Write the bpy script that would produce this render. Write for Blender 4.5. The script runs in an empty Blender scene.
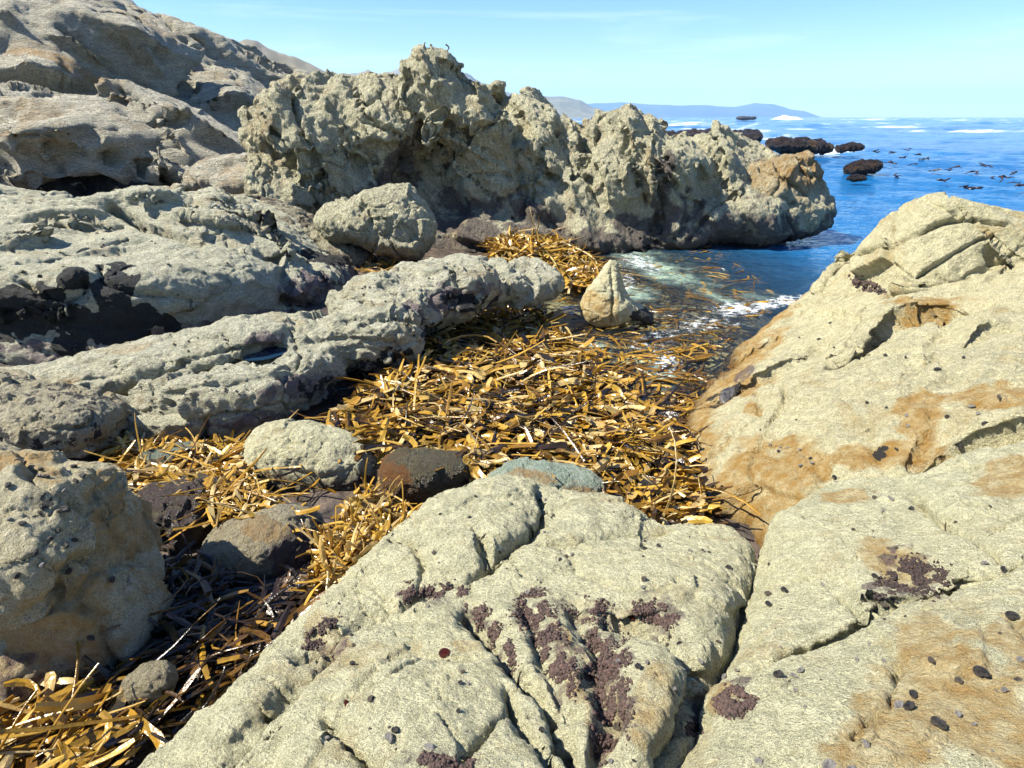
import bpy, math, random, time
import numpy as np
import openvdb as vdb
from mathutils import Vector
from mathutils.bvhtree import BVHTree
T0 = time.time()
random.seed(7)
rng = np.random.default_rng(11)
SC = bpy.context.scene
COL = SC.collection
F32 = np.float32

# ------------------------------------------------------------------ camera
H = 2.2
PITCH = math.atan((384 - 117) / 610.0)
FPX = 610.0
CP, SP = math.cos(PITCH), math.sin(PITCH)
cam = bpy.data.cameras.new('camera')
cam.sensor_fit = 'HORIZONTAL'
cam.sensor_width = 36
cam.lens = 36 * FPX / 1024
cam.clip_start = 0.05
cam.clip_end = 40000
camo = bpy.data.objects.new('camera', cam)
COL.objects.link(camo)
camo.location = (0, 0, H)
camo.rotation_euler = (math.pi / 2 - PITCH, 0, 0)
SC.camera = camo


def ray(px, py):
    x = (px - 512) / FPX
    y = (384 - py) / FPX
    return np.array([x, CP + y * SP, y * CP - SP])


def P(px, py, z=None, Y=None):
    d = ray(px, py)
    t = (z - H) / d[2] if z is not None else Y / d[1]
    return np.array([0, 0, H]) + d * t


def proj(V):
    dy = V[:, 1]
    dz = V[:, 2] - H
    f = dy * CP - dz * SP
    u = dy * SP + dz * CP
    f = np.where(f < 0.05, 0.05, f)
    return 512 + FPX * V[:, 0] / f, 384 - FPX * u / f


def depth_at(px, py, Y):
    d = ray(px, py)
    return Y / d[1]


# ------------------------------------------------------------------ noise
_perm = np.random.default_rng(3).permutation(256).astype(np.int32)
_perm = np.concatenate([_perm, _perm, _perm])
_g = np.random.default_rng(5).normal(size=(256, 3))
_g = (_g / np.linalg.norm(_g, axis=1)[:, None]).astype(F32)


from concurrent.futures import ThreadPoolExecutor
POOL = ThreadPoolExecutor(4)


def _par(f, p, ch=24000):
    n = len(p)
    if n <= ch:
        return f(p)
    parts = [p[i:i + ch] for i in range(0, n, ch)]
    return np.concatenate(list(POOL.map(f, parts)))


def pn(p):
    return _par(_pn, p)


def _pn(p):
    """gradient noise, about -0.7..0.7"""
    p = p.astype(F32)
    i = np.floor(p).astype(np.int32)
    f = p - i
    i &= 255
    u = f * f * f * (f * (f * 6 - 15) + 10)
    out = 0
    for dx in (0, 1):
        wx = u[:, 0] if dx else 1 - u[:, 0]
        a = _perm[i[:, 0] + dx]
        for dy in (0, 1):
            wy = u[:, 1] if dy else 1 - u[:, 1]
            b = _perm[a + i[:, 1] + dy]
            for dz in (0, 1):
                wz = u[:, 2] if dz else 1 - u[:, 2]
                g = _g[_perm[b + i[:, 2] + dz]]
                d = g[:, 0] * (f[:, 0] - dx) + g[:, 1] * (f[:, 1] - dy) + g[:, 2] * (f[:, 2] - dz)
                out = out + wx * wy * wz * d
    return out * 1.5


def fbm(p, o=4, gain=.5, lac=2.03, off=0.0):
    return _par(lambda q: _fbm(q, o, gain, lac, off), p)


def _fbm(p, o=4, gain=.5, lac=2.03, off=0.0):
    s = 0
    a = 1.0
    q = p.astype(F32) + off
    for k in range(o):
        s = s + a * _pn(q)
        q = q * lac + 17.3
        a *= gain
    return s


def billow(p, o=3, gain=.5, off=0.0):
    return _par(lambda q: _billow(q, o, gain, off), p)


def _billow(p, o=3, gain=.5, off=0.0):
    """round lumps parted by sharp creases, about 0..1"""
    s = 0
    a = 1.0
    q = p.astype(F32) + off
    for k in range(o):
        s = s + a * np.abs(_pn(q)) * 1.6
        q = q * 2.1 + 9.7
        a *= gain
    return s


_cr = np.random.default_rng(77).uniform(0, 1, (4096, 3)).astype(F32)
_cg = np.random.default_rng(78).normal(size=(4096, 4)).astype(F32)


def _facet(p, seed):
    p = p.astype(F32)
    c = np.floor(p).astype(np.int32)
    n = len(p)
    f1 = np.full(n, 9., F32)
    f2 = np.full(n, 9., F32)
    val = np.zeros(n, F32)
    for dx in (-1, 0, 1):
        for dy in (-1, 0, 1):
            for dz in (-1, 0, 1):
                q = c + np.array([dx, dy, dz], np.int32)
                h = (q[:, 0] * 73856093 ^ q[:, 1] * 19349663 ^ q[:, 2] * 83492791 ^ seed * 7919) & 4095
                d = p - (q + _cr[h])
                r = np.sqrt((d * d).sum(1))
                g = _cg[h]
                v = g[:, 3] * .5 + (g[:, :3] * d).sum(1) * .55
                m = r < f1
                f2 = np.where(m, f1, np.minimum(f2, r))
                val = np.where(m, v, val)
                f1 = np.where(m, r, f1)
    return np.stack([val, f2 - f1], 1)


def facet(p, seed=1, edge=.12):
    """broken rock: tilted flat plates with narrow clefts between, about -1..1"""
    r = _par(lambda q: _facet(q, seed), p)
    k = np.clip(r[:, 1] / edge, 0, 1)
    k = k * k * (3 - 2 * k)
    return np.clip(r[:, 0], -1.0, 1.0) * (.2 + .8 * k) - .45 * (1 - k)


def joints(p, seed=1, width=.03):
    """0..1 along the thin broken joints of a cell network, fading in and out"""
    w = np.stack([fbm(p * 1.3 + 5, 3), fbm(p * 1.3 + 25, 3), fbm(p * 1.3 + 45, 3)], 1) * .22
    e = _par(lambda q: _facet(q, seed), p + w)[:, 1]
    return (1 - np.clip(e / width, 0, 1)) * np.clip(fbm(p * .7 + 61, 2) * 3 + .35, 0, 1)


def frame(dip_dir, s):
    """coords squeezed across a bedding normal: dip_dir = bedding normal, s=(along,across)"""
    n = np.array(dip_dir, float)
    n /= np.linalg.norm(n)
    t = np.cross(n, [0, 0, 1.0]) if abs(n[2]) < .9 else np.cross(n, [0, 1.0, 0])
    t /= np.linalg.norm(t)
    b = np.cross(n, t)
    return np.stack([t / s[0], b / s[0], n / s[1]], 1).astype(F32)


def segdist(X, Y, pts):
    """distance of 2D points to a polyline"""
    best = np.full(X.shape, 1e9, F32)
    for (ax, ay), (bx, by) in zip(pts[:-1], pts[1:]):
        dx, dy = bx - ax, by - ay
        L = dx * dx + dy * dy + 1e-9
        t = np.clip(((X - ax) * dx + (Y - ay) * dy) / L, 0, 1)
        best = np.minimum(best, np.hypot(X - ax - t * dx, Y - ay - t * dy))
    return best


def polysd(X, Y, pts):
    """signed distance to polygon, negative inside"""
    pts = [tuple(p[:2]) for p in pts]
    d = segdist(X, Y, pts + [pts[0]])
    ins = np.zeros(X.shape, bool)
    n = len(pts)
    for i in range(n):
        (ax, ay), (bx, by) = pts[i], pts[(i + 1) % n]
        if ay == by:
            continue
        c = ((ay > Y) != (by > Y)) & (X < (bx - ax) * (Y - ay) / (by - ay) + ax)
        ins ^= c
    return np.where(ins, -d, d)


def smin(a, b, k):
    h = np.clip(.5 + .5 * (b - a) / k, 0, 1)
    return b * (1 - h) + a * h - k * h * (1 - h)


def smax(a, b, k):
    return -smin(-a, -b, k)


class RBF:
    def __init__(s, pts, smooth=1e-3):
        p = np.array(pts, float)
        s.c = p[:, :2]
        n = len(p)
        r = np.hypot(s.c[:, None, 0] - s.c[None, :, 0], s.c[:, None, 1] - s.c[None, :, 1])
        K = r  # linear kernel: no overshoot
        A = np.zeros((n + 3, n + 3))
        A[:n, :n] = K - np.eye(n) * smooth * 30
        A[:n, n] = 1
        A[:n, n + 1:] = s.c
        A[n, :n] = 1
        A[n + 1:, :n] = s.c.T
        b = np.zeros(n + 3)
        b[:n] = p[:, 2]
        s.w = np.linalg.solve(A, b)

    def __call__(s, X, Y):
        out = s.w[-3] + s.w[-2] * X + s.w[-1] * Y
        for (cx, cy), w in zip(s.c, s.w):
            out = out + w * np.sqrt((X - cx) ** 2 + (Y - cy) ** 2 + .02)
        return out.astype(F32)


# ------------------------------------------------------------------ scene helpers
def tag(o, label, cat, group=None, kind=None):
    o['label'] = label
    o['category'] = cat
    if group:
        o['group'] = group
    if kind:
        o['kind'] = kind
    return o


def mesh_np(name, V, Fq=None, Ft=None, smooth=True):
    me = bpy.data.meshes.new(name)
    V = np.asarray(V, F32)
    nq = 0 if Fq is None else len(Fq)
    nt = 0 if Ft is None else len(Ft)
    me.vertices.add(len(V))
    me.vertices.foreach_set('co', V.ravel())
    loops = []
    if nq:
        loops.append(np.asarray(Fq, np.int32).ravel())
    if nt:
        loops.append(np.asarray(Ft, np.int32).ravel())
    L = np.concatenate(loops)
    me.loops.add(len(L))
    me.loops.foreach_set('vertex_index', L)
    tot = np.concatenate([np.full(nq, 4, np.int32), np.full(nt, 3, np.int32)])
    st = np.concatenate([[0], np.cumsum(tot)[:-1]]).astype(np.int32)
    me.polygons.add(nq + nt)
    me.polygons.foreach_set('loop_start', st)
    me.polygons.foreach_set('loop_total', tot)
    me.update(calc_edges=True)
    me.validate()
    me.polygons.foreach_set('use_smooth', np.full(nq + nt, bool(smooth)))
    return me


def attr(me, name, arr):
    arr = np.asarray(arr, F32)
    if arr.ndim == 1:
        a = me.attributes.new(name, 'FLOAT', 'POINT')
        a.data.foreach_set('value', arr)
    else:
        a = me.attributes.new(name, 'FLOAT_COLOR', 'POINT')
        if arr.shape[1] == 3:
            arr = np.concatenate([arr, np.ones((len(arr), 1), F32)], 1)
        a.data.foreach_set('color', arr.ravel())


def link(name, me, mat, parent=None, rebase=True):
    o = bpy.data.objects.new(name, me)
    COL.objects.link(o)
    if mat:
        me.materials.append(mat)
    if rebase and parent is None:
        n = len(me.vertices)
        co = np.empty(n * 3, F32)
        me.vertices.foreach_get('co', co)
        co = co.reshape(-1, 3)
        lo, hi = co.min(0), co.max(0)
        b = np.array([(lo[0] + hi[0]) / 2, (lo[1] + hi[1]) / 2, lo[2]], F32)
        me.vertices.foreach_set('co', (co - b).ravel())
        me.update()
        o.location = [float(x) for x in b]
    if parent is not None:
        o.parent = parent
        n = len(me.vertices)
        co = np.empty(n * 3, F32)
        me.vertices.foreach_get('co', co)
        co = co.reshape(-1, 3) - np.array(parent.location, F32)
        me.vertices.foreach_set('co', co.ravel())
        me.update()
    return o


BVH = {}
Q0 = 1.0   # voxel multiplier


# ------------------------------------------------------------------ rock sculpting
def ell(px, py, Y, rx, ry, dep, rot=0, p=2.4, yaw=0):
    """super-ellipsoid given where it stands (pixel + distance), radii measured at that distance"""
    c = P(px, py, Y=Y)
    s = depth_at(px, py, Y) / FPX
    return ('e', c, (rx * s, dep, ry * s), math.radians(rot), p, math.radians(yaw))


def ell_sdf(e, X, Y, Z):
    _, c, r, rot, p, yaw = e
    x = X - c[0]
    y = Y - c[1]
    z = Z - c[2]
    cy, sy = math.cos(yaw), math.sin(yaw)
    x, y = x * cy + y * sy, -x * sy + y * cy
    cr, sr = math.cos(rot), math.sin(rot)
    u = x * cr + z * sr
    w = -x * sr + z * cr
    q = (np.abs(u / r[0]) ** p + np.abs(y / r[1]) ** p + np.abs(w / r[2]) ** p) ** (1 / p)
    return (q - 1) * min(r)


def ell_bbox(e):
    c, r = e[1], e[2]
    m = max(r)
    return c - np.array([m, max(m if e[5] else 0, r[1]), m]), c + np.array([m, max(m if e[5] else 0, r[1]), m])


def rock(name, mat, ells=(), mesas=(), k=.15, vox=.03, bbox=None, zmin=None, sub=1, warp=None,
         disp=(), cracks=(), bumps=(), masks=None, fine=None, pre=None, sdisp=None, band=.5, crk=1.5, crw=1.0, steps=()):
    t = time.time()
    vox *= Q0
    if bbox is None:
        lo = np.min([ell_bbox(e)[0] for e in ells], 0) - vox * 3
        hi = np.max([ell_bbox(e)[1] for e in ells], 0) + vox * 3
        if zmin is not None:
            lo[2] = max(lo[2], zmin)
    else:
        lo, hi = map(lambda a: np.array(a, float), bbox)
    n = np.ceil((hi - lo) / vox).astype(int) + 1
    xs = (lo[0] + vox * np.arange(n[0])).astype(F32)[:, None, None]
    ys = (lo[1] + vox * np.arange(n[1])).astype(F32)[None, :, None]
    zs = (lo[2] + vox * np.arange(n[2])).astype(F32)[None, None, :]
    D = None
    wx = wy = wz = 0
    if warp:
        # low frequency domain warp evaluated on a coarse lattice then stretched up
        amp, sc = warp
        cs = np.maximum(2, np.ceil(n * vox / (sc * .35)).astype(int) + 1)
        gx, gy, gz = np.meshgrid(*[np.linspace(lo[i], lo[i] + vox * (n[i] - 1), cs[i]) for i in range(3)], indexing='ij')
        pts = np.stack([gx.ravel(), gy.ravel(), gz.ravel()], 1) / sc

        def up(a):
            a = a.reshape(cs)
            for ax in range(3):
                t_ = np.linspace(0, cs[ax] - 1, n[ax])
                i0 = np.minimum(t_.astype(int), cs[ax] - 2)
                f = (t_ - i0).astype(F32)
                sh = [1, 1, 1]
                sh[ax] = n[ax]
                f = f.reshape(sh)
                a = np.take(a, i0, ax) * (1 - f) + np.take(a, i0 + 1, ax) * f
            return a.astype(F32)
        wx = up(fbm(pts, 2, off=3.1)) * amp
        wy = up(fbm(pts, 2, off=41.7)) * amp
        wz = up(fbm(pts, 2, off=77.7)) * amp
    X, Y, Z = xs + wx, ys + wy, zs + wz
    for e in ells:
        d = ell_sdf(e, X, Y, Z)
        D = d if D is None else smin(D, d, k)
    for (hf, poly, kk, slope) in mesas:
        h = hf(xs[:, :, 0], ys[:, :, 0])
        pd = polysd(xs[:, :, 0] + 0 * ys[:, :, 0], ys[:, :, 0] + 0 * xs[:, :, 0], poly)
        d = smax((Z - h[:, :, None]) * .8, (pd[:, :, None] + (Z - h[:, :, None]) * slope) * .8, kk)
        D = d if D is None else smin(D, d, k)
    D = np.ascontiguousarray(np.broadcast_to(D, tuple(n))).astype(F32)
    if sdisp:
        ii = np.nonzero(np.abs(D) < band + vox)
        Pq = np.stack([xs[ii[0], 0, 0], ys[0, ii[1], 0], zs[0, 0, ii[2]]], 1)
        uq, vq = proj(Pq)
        D[ii] -= sdisp(Pq, None, uq, vq).astype(F32)
    for ax in range(3):
        sl = [slice(None)] * 3
        for e_ in (0, -1):
            sl[ax] = e_
            D[tuple(sl)] = np.maximum(D[tuple(sl)], vox * .4)
    D = np.clip(D, -vox * 6, vox * 6)
    if sdisp:
        # erase specks that broke free of the body
        c0 = D < 0
        keep = c0.copy()
        for _ in range(2):
            m_ = keep.copy()
            for ax in range(3):
                m_ &= np.roll(keep, 1, ax) & np.roll(keep, -1, ax)
            keep = m_
        for _ in range(4):
            m_ = keep.copy()
            for ax in range(3):
                m_ |= np.roll(keep, 1, ax) | np.roll(keep, -1, ax)
            keep = m_
        D = np.where(c0 & ~keep, vox * .3, D)
    g = vdb.FloatGrid(vox * 6)
    g.copyFromArray(D)
    pts, tris, quads = g.convertToPolygons(isovalue=0, adaptivity=0)
    V = pts.astype(F32) * vox + lo.astype(F32)
    if len(quads) and not len(tris):
        lab = np.arange(len(V))
        qd = quads.astype(np.int64)
        for _ in range(400):
            m_ = lab[qd].min(1)
            new = lab.copy()
            for c_ in range(4):
                np.minimum.at(new, qd[:, c_], m_)
            new = new[new]
            if (new == lab).all():
                break
            lab = new
        cnt = np.bincount(lab, minlength=len(V))
        ok = lab == cnt.argmax()
        remap = np.cumsum(ok) - 1
        quads = remap[qd[ok[qd[:, 0]]]]
        V = V[ok]
    me = mesh_np(name, V, quads if len(quads) else None, tris if len(tris) else None)
    # orient outward
    nn = np.empty(len(me.polygons) * 3, F32)
    me.polygons.foreach_get('normal', nn)
    cc = np.empty(len(me.polygons) * 3, F32)
    me.polygons.foreach_get('center', cc)
    ar = np.empty(len(me.polygons), F32)
    me.polygons.foreach_get('area', ar)
    nn = nn.reshape(-1, 3)
    cc = cc.reshape(-1, 3) - V.mean(0)
    if ((nn * cc).sum(1) * ar).sum() < 0:
        me.flip_normals()
    tmp = bpy.data.objects.new('tmp', me)
    COL.objects.link(tmp)
    # keep only the large pieces is not needed; refine
    if sub:
        m = tmp.modifiers.new('s', 'SUBSURF')
        m.levels = m.render_levels = sub
        dg = bpy.context.evaluated_depsgraph_get()
        me2 = bpy.data.meshes.new_from_object(tmp.evaluated_get(dg))
        bpy.data.objects.remove(tmp)
        bpy.data.meshes.remove(me)
        me = me2
        me.name = name
    else:
        bpy.data.objects.remove(tmp)
    nv = len(me.vertices)

    def getV():
        a = np.empty(nv * 3, F32)
        me.vertices.foreach_get('co', a)
        return a.reshape(-1, 3)

    def getN():
        a = np.empty(nv * 3, F32)
        me.vertex_normals.foreach_get('vector', a)
        return a.reshape(-1, 3)

    def setV(V):
        me.vertices.foreach_set('co', V.ravel())
        me.update()
    V = getV()
    u, v = proj(V)
    N = getN()
    view = V - np.array([0, 0, H], F32)
    view /= np.linalg.norm(view, axis=1)[:, None]
    front = np.clip(-(view * N).sum(1) * 3 + .35, 0, 1)
    # lumps placed by hand
    if bumps:
        s = 0
        for (bx, by, rx, ry, rot, amp) in bumps:
            c_, s_ = math.cos(math.radians(rot)), math.sin(math.radians(rot))
            dx, dy = u - bx, by - v
            a = (dx * c_ + dy * s_) / rx
            b = (-dx * s_ + dy * c_) / ry
            q = a * a + b * b
            s = s + amp * np.clip(1 - q, 0, 1) ** 1.0 * (q < 1)
        V = V + N * (s * front)[:, None]
        setV(V)
        N = getN()
    if steps:
        s = 0
        wob = fbm(V * (6.0 / (2 + float(np.median(V[:, 1])))), 3) * 2.5
        for (pts_, h_, fall) in steps:
            xs_, ys_ = [p[0] for p in pts_], [p[1] for p in pts_]
            d_ = np.interp(u, xs_, ys_) + wob - v
            L_ = max(12, .4 * (xs_[-1] - xs_[0]))
            tp = np.clip((u - xs_[0]) / L_, 0, 1) * np.clip((xs_[-1] - u) / L_, 0, 1) * ((u > xs_[0] - 4) & (u < xs_[-1] + 4))
            s = s + h_ * tp / (1 + np.exp(-np.clip(d_ / .7, -20, 20))) * np.exp(-np.maximum(d_, 0) / fall)
        V = V + N * (s * front)[:, None].astype(F32)
        setV(V)
        N = getN()
    for fn in disp:
        V = V + N * fn(V, N, u, v)[:, None].astype(F32)
        setV(V)
        N = getN()
    if cracks:
        jf = 9.0 / (2.0 + float(np.median(V[:, 1])))
        jw = fbm(V * jf, 3)
        jw2 = fbm(V * jf + 31, 3)
        s = 0
        for (pts_, w, d) in cracks:
            w = w * crw
            dist = segdist(u + jw * w * .55, v + jw2 * w * .55, pts_)
            vary = .75 + .5 * np.clip(fbm(V * 3.0 + 7, 2) + .4, 0, 1)
            s = np.maximum(s, d * crk * vary * (.70 * np.exp(-(dist / max(w * .75, 1.8)) ** 1.5) + .30 * np.exp(-dist / (w * 3.0))))
        V = V - N * (s * front)[:, None]
        setV(V)
        N = getN()
    if fine:
        V = V + N * fine(V, N, u, v)[:, None].astype(F32)
        setV(V)
        N = getN()
    M = np.zeros((nv, 4), F32)
    M[:, 3] = 1
    if masks:
        masks(M, V, N, u, v)
    attr(me, 'masks', np.clip(M, 0, 1))
    key = name
    while key in BVH:
        key += '+'
    BVH[key] = (V, me)
    o = link(name.split('#')[0], me, mat)
    me.name = name.split('#')[0]
    print('rock', name, nv, 'verts', round(time.time() - t, 1), 's')
    return o


_trees = {}


def tree_of(name):
    if name not in _trees:
        V, me = BVH[name]
        n = len(me.polygons)
        me.calc_loop_triangles()
        a = np.empty(len(me.loop_triangles) * 3, np.int32)
        me.loop_triangles.foreach_get('vertices', a)
        # only the faces the picture sees
        a = a.reshape(-1, 3)
        u, v = proj(V)
        ok = (u > -150) & (u < 1174) & (v > -50) & (v < 900)
        a = a[ok[a].any(1)]
        _trees[name] = BVHTree.FromPolygons(V.tolist(), a.tolist())
    return _trees[name]


def hit(names, px, py):
    d = Vector(ray(px, py)).normalized()
    o = Vector((0, 0, H))
    best = None
    for nme in names:
        loc, nor, i, dist = tree_of(nme).ray_cast(o, d)
        if loc is not None and (best is None or dist < best[3]):
            if nor.dot(d) > 0:
                nor = -nor
            best = (loc, nor, nme, dist)
    return best


# mask painters (by polygons / ellipses in the photo, frayed by noise)
def fray(V, sc, amp, off=0):
    return fbm(V * sc, 4, off=off) * amp


def blobmask(u, v, V, lst, soft=.35, sc=6.0, amp=.7, off=0):
    m = 0
    nz = fray(V, sc, amp, off)
    for (bx, by, rx, ry, rot) in lst:
        c_, s_ = math.cos(math.radians(rot)), math.sin(math.radians(rot))
        dx, dy = u - bx, by - v
        q = np.sqrt(((dx * c_ + dy * s_) / rx) ** 2 + ((-dx * s_ + dy * c_) / ry) ** 2)
        m = np.maximum(m, np.clip((1 - q + nz) / soft + .3, 0, 1))
    return m


# ------------------------------------------------------------------ materials
def newmat(name):
    m = bpy.data.materials.new(name)
    m.use_nodes = True
    nt = m.node_tree
    nt.nodes.clear()
    out = nt.nodes.new('ShaderNodeOutputMaterial')
    b = nt.nodes.new('ShaderNodeBsdfPrincipled')
    nt.links.new(b.outputs[0], out.inputs[0])
    return m, nt, b, out


class NB:
    def __init__(s, nt):
        s.nt = nt

    def n(s, t, **kw):
        nd = s.nt.nodes.new(t)
        for k, v in kw.items():
            setattr(nd, k, v)
        return nd

    def l(s, a, b):
        s.nt.links.new(a, b)

    def val(s, sock, v):
        if hasattr(v, 'links') or hasattr(v, 'is_output'):
            s.l(v, sock)
        else:
            sock.default_value = v

    def coord(s):
        return s.n('ShaderNodeTexCoord').outputs['Object']

    def mapping(s, vec, scale=(1, 1, 1), rot=(0, 0, 0)):
        m = s.n('ShaderNodeMapping')
        s.l(vec, m.inputs[0])
        m.inputs['Scale'].default_value = scale
        m.inputs['Rotation'].default_value = rot
        return m.outputs[0]

    def noise(s, vec, scale, detail=4, rough=.55, dist=0):
        m = s.n('ShaderNodeTexNoise')
        s.l(vec, m.inputs['Vector'])
        m.inputs['Scale'].default_value = scale
        m.inputs['Detail'].default_value = detail
        m.inputs['Roughness'].default_value = rough
        m.inputs['Distortion'].default_value = dist
        return m.outputs['Fac']

    def vor(s, vec, scale, feature='F1'):
        m = s.n('ShaderNodeTexVoronoi', feature=feature)
        s.l(vec, m.inputs['Vector'])
        m.inputs['Scale'].default_value = scale
        return m.outputs['Distance']

    def ramp(s, f, lo, hi, a=0.0, b=1.0):
        m = s.n('ShaderNodeMapRange', clamp=True)
        s.val(m.inputs['Value'], f)
        m.inputs['From Min'].default_value = lo
        m.inputs['From Max'].default_value = hi
        m.inputs['To Min'].default_value = a
        m.inputs['To Max'].default_value = b
        return m.outputs[0]

    def math(s, op, a, b=0.0):
        m = s.n('ShaderNodeMath', operation=op)
        s.val(m.inputs[0], a)
        s.val(m.inputs[1], b)
        return m.outputs[0]

    def mix(s, f, a, b, mode='MIX'):
        m = s.n('ShaderNodeMix', data_type='RGBA', blend_type=mode)
        s.val(m.inputs[0], f)
        s.val(m.inputs[6], a if not isinstance(a, tuple) else a + (1,) if len(a) == 3 else a)
        s.val(m.inputs[7], b if not isinstance(b, tuple) else b + (1,) if len(b) == 3 else b)
        return m.outputs[2]

    def bump(s, h, dist, strength=1.0, normal=None):
        m = s.n('ShaderNodeBump')
        s.l(h, m.inputs['Height'])
        m.inputs['Distance'].default_value = dist
        m.inputs['Strength'].default_value = strength
        if normal is not None:
            s.l(normal, m.inputs['Normal'])
        return m.outputs[0]


def rock_mat(name, base, pale, grey, S=1.0, grain=(1, 1, 1), grot=(0, 0, 0), bumpd=.004, stain=(.36, .19, .05),
             black=(.018, .02, .02), purple=(.075, .055, .055), rough=.85, spk=1.0):
    """S: feature scale; masks R ochre, G black lichen, B purple crust / weed (each in places painted light and shade), A=0 marks wet"""
    m, nt, b, out = newmat(name)
    q = NB(nt)
    co = q.coord()
    gr = q.mapping(co, grain, grot)
    at = q.n('ShaderNodeAttribute', attribute_name='masks')
    sep = q.n('ShaderNodeSeparateColor')
    q.l(at.outputs['Color'], sep.inputs[0])
    R, G, B = sep.outputs
    A = at.outputs['Alpha']
    n1 = q.noise(co, 1.1 * S, 5, .6, .4)
    n2 = q.noise(gr, 9 * S, 6, .65)
    n0 = q.noise(co, 3.2 * S, 6, .68, .8)
    nm = q.noise(gr, 27 * S, 5, .7)
    n3 = q.noise(gr, 85 * S, 4, .75)
    n4 = q.noise(gr, 260 * S, 2, .7)
    col = q.mix(q.ramp(n1, .42, .58), base, grey)
    col = q.mix(q.ramp(n0, .50, .40, 0, .45), col, (base[0] * .58, base[1] * .60, base[2] * .62))
    col = q.mix(q.ramp(n2, .44, .60), col, pale)
    col = q.mix(q.ramp(n2, .46, .36, 0, .5), col, (base[0] * .6, base[1] * .6, base[2] * .58))
    col = q.mix(q.ramp(nm, .47, .38, 0, .55), col, (base[0] * .50, base[1] * .50, base[2] * .46))
    col = q.mix(q.ramp(nm, .53, .62, 0, .55), col, (min(.8, pale[0] * 1.2), min(.8, pale[1] * 1.2), min(.8, pale[2] * 1.15)))
    # small darker mineral specks and light grains
    col = q.mix(q.ramp(n3, .50, .57, 0, .85 * spk), col, (base[0] * .42, base[1] * .42, base[2] * .40))
    col = q.mix(q.ramp(n4, .50, .57, 0, .85 * spk), col, (min(.8, pale[0] * 1.35), min(.8, pale[1] * 1.35), min(.8, pale[2] * 1.3)))
    # thin random iron stains everywhere
    s0 = q.ramp(q.noise(co, 2.3 * S, 6, .7, .6), .54, .68, 0, .5)
    col = q.mix(s0, col, (stain[0] * 1.05, stain[1] * 1.2, stain[2] * 1.5))
    nb = q.math('SUBTRACT', q.noise(co, 7 * S, 6, .7), .5)
    rr = q.ramp(q.math('ADD', R, q.math('MULTIPLY', nb, 2.2)), .25, 1.0)
    stc = q.mix(q.ramp(n2, .35, .65), stain, (stain[0] * 1.15, stain[1] * 1.22, stain[2] * 1.25))
    col = q.mix(q.math('MULTIPLY', rr, q.ramp(n2, .36, .62, .95, .55)), col, stc)
    bb = q.ramp(q.math('ADD', B, q.math('MULTIPLY', nb, 2.4)), .40, .70)
    pc = q.mix(q.ramp(q.noise(co, 22 * S, 4, .7), .4, .62), purple, (purple[0] * 2.0, purple[1] * 1.9, purple[2] * 1.9))
    col = q.mix(q.math('MULTIPLY', bb, q.ramp(n3, .40, .60, .93, .66)), col, pc)
    gg = q.ramp(q.math('ADD', G, q.math('MULTIPLY', nb, 2.2)), .44, .52)
    col = q.mix(q.math('MULTIPLY', gg, .97), col, black)
    # tiny black dots of lichen / barnacle scars
    dots = q.ramp(q.vor(co, 34 * S), .09, .15, 1, 0)
    sp = q.ramp(q.noise(co, 3 * S, 3, .6), .56, .66)
    col = q.mix(q.math('MULTIPLY', q.math('MULTIPLY', dots, sp), .8 * spk), col, (.03, .03, .028))
    wet = q.math('SUBTRACT', 1.0, A)
    col = q.mix(wet, col, q.mix(1.0, col, (.42, .38, .36), 'MULTIPLY'))
    q.l(col, b.inputs['Base Color'])
    rgh = q.ramp(wet, 0, 1, rough, .22)
    rgh = q.math('SUBTRACT', rgh, q.math('MULTIPLY', gg, .12))
    q.l(rgh, b.inputs['Roughness'])
    b.inputs['Specular IOR Level'].default_value = .35
    h = q.math('ADD', q.math('MULTIPLY', nm, 1.3), q.math('MULTIPLY', n2, 1.6))
    h = q.math('ADD', h, q.math('ADD', q.math('MULTIPLY', n3, .75), q.math('MULTIPLY', n4, .33)))
    pits = q.ramp(q.vor(gr, 26 * S), .0, .35, 0, 1)
    h = q.math('ADD', h, q.math('MULTIPLY', pits, .35))
    q.l(q.bump(h, bumpd * 6.0, 1.0), b.inputs['Normal'])
    return m


M_NEAR = rock_mat('pale_sandstone', (.50, .45, .265), (.64, .59, .385), (.33, .315, .21), S=1.5, grain=(1, 1.4, 1.2), grot=(0, 0, .9), bumpd=.0035, stain=(.36, .225, .07))
M_SLAB = rock_mat('tan_sandstone', (.48, .425, .245), (.62, .56, .35), (.35, .325, .21), S=1.0, grain=(1, 1.35, 1.2), grot=(0, 0, -.7), bumpd=.005,
                  stain=(.34, .175, .022))
M_LEDGE = rock_mat('grey_green_schist', (.47, .44, .29), (.66, .625, .45), (.35, .345, .25), S=.8, grain=(1, 1.2, 2.2), bumpd=.008,
                   purple=(.12, .09, .10))
M_BACK = rock_mat('weathered_tan_rock', (.50, .455, .29), (.64, .585, .40), (.37, .34, .24), S=.42, grain=(1.3, 1, .8), bumpd=.018,
                  purple=(.060, .046, .048))
M_SLOPE = rock_mat('grey_layered_rock', (.40, .37, .285), (.55, .515, .40), (.34, .32, .26), S=.33, grain=(.6, .6, 2.2), grot=(0, .5, 0), bumpd=.02)  # the greyish rock's own colour, for cliff and shelf
M_BOULDER = rock_mat('ochre_blue_boulder', (.42, .36, .20), (.52, .47, .32), (.29, .295, .22), S=1.5, bumpd=.004, stain=(.38, .23, .075))
M_WET = rock_mat('dark_wet_rock', (.12, .11, .065), (.20, .18, .11), (.08, .078, .05), S=2.0, bumpd=.003, stain=(.26, .11, .03), rough=.35)
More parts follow.
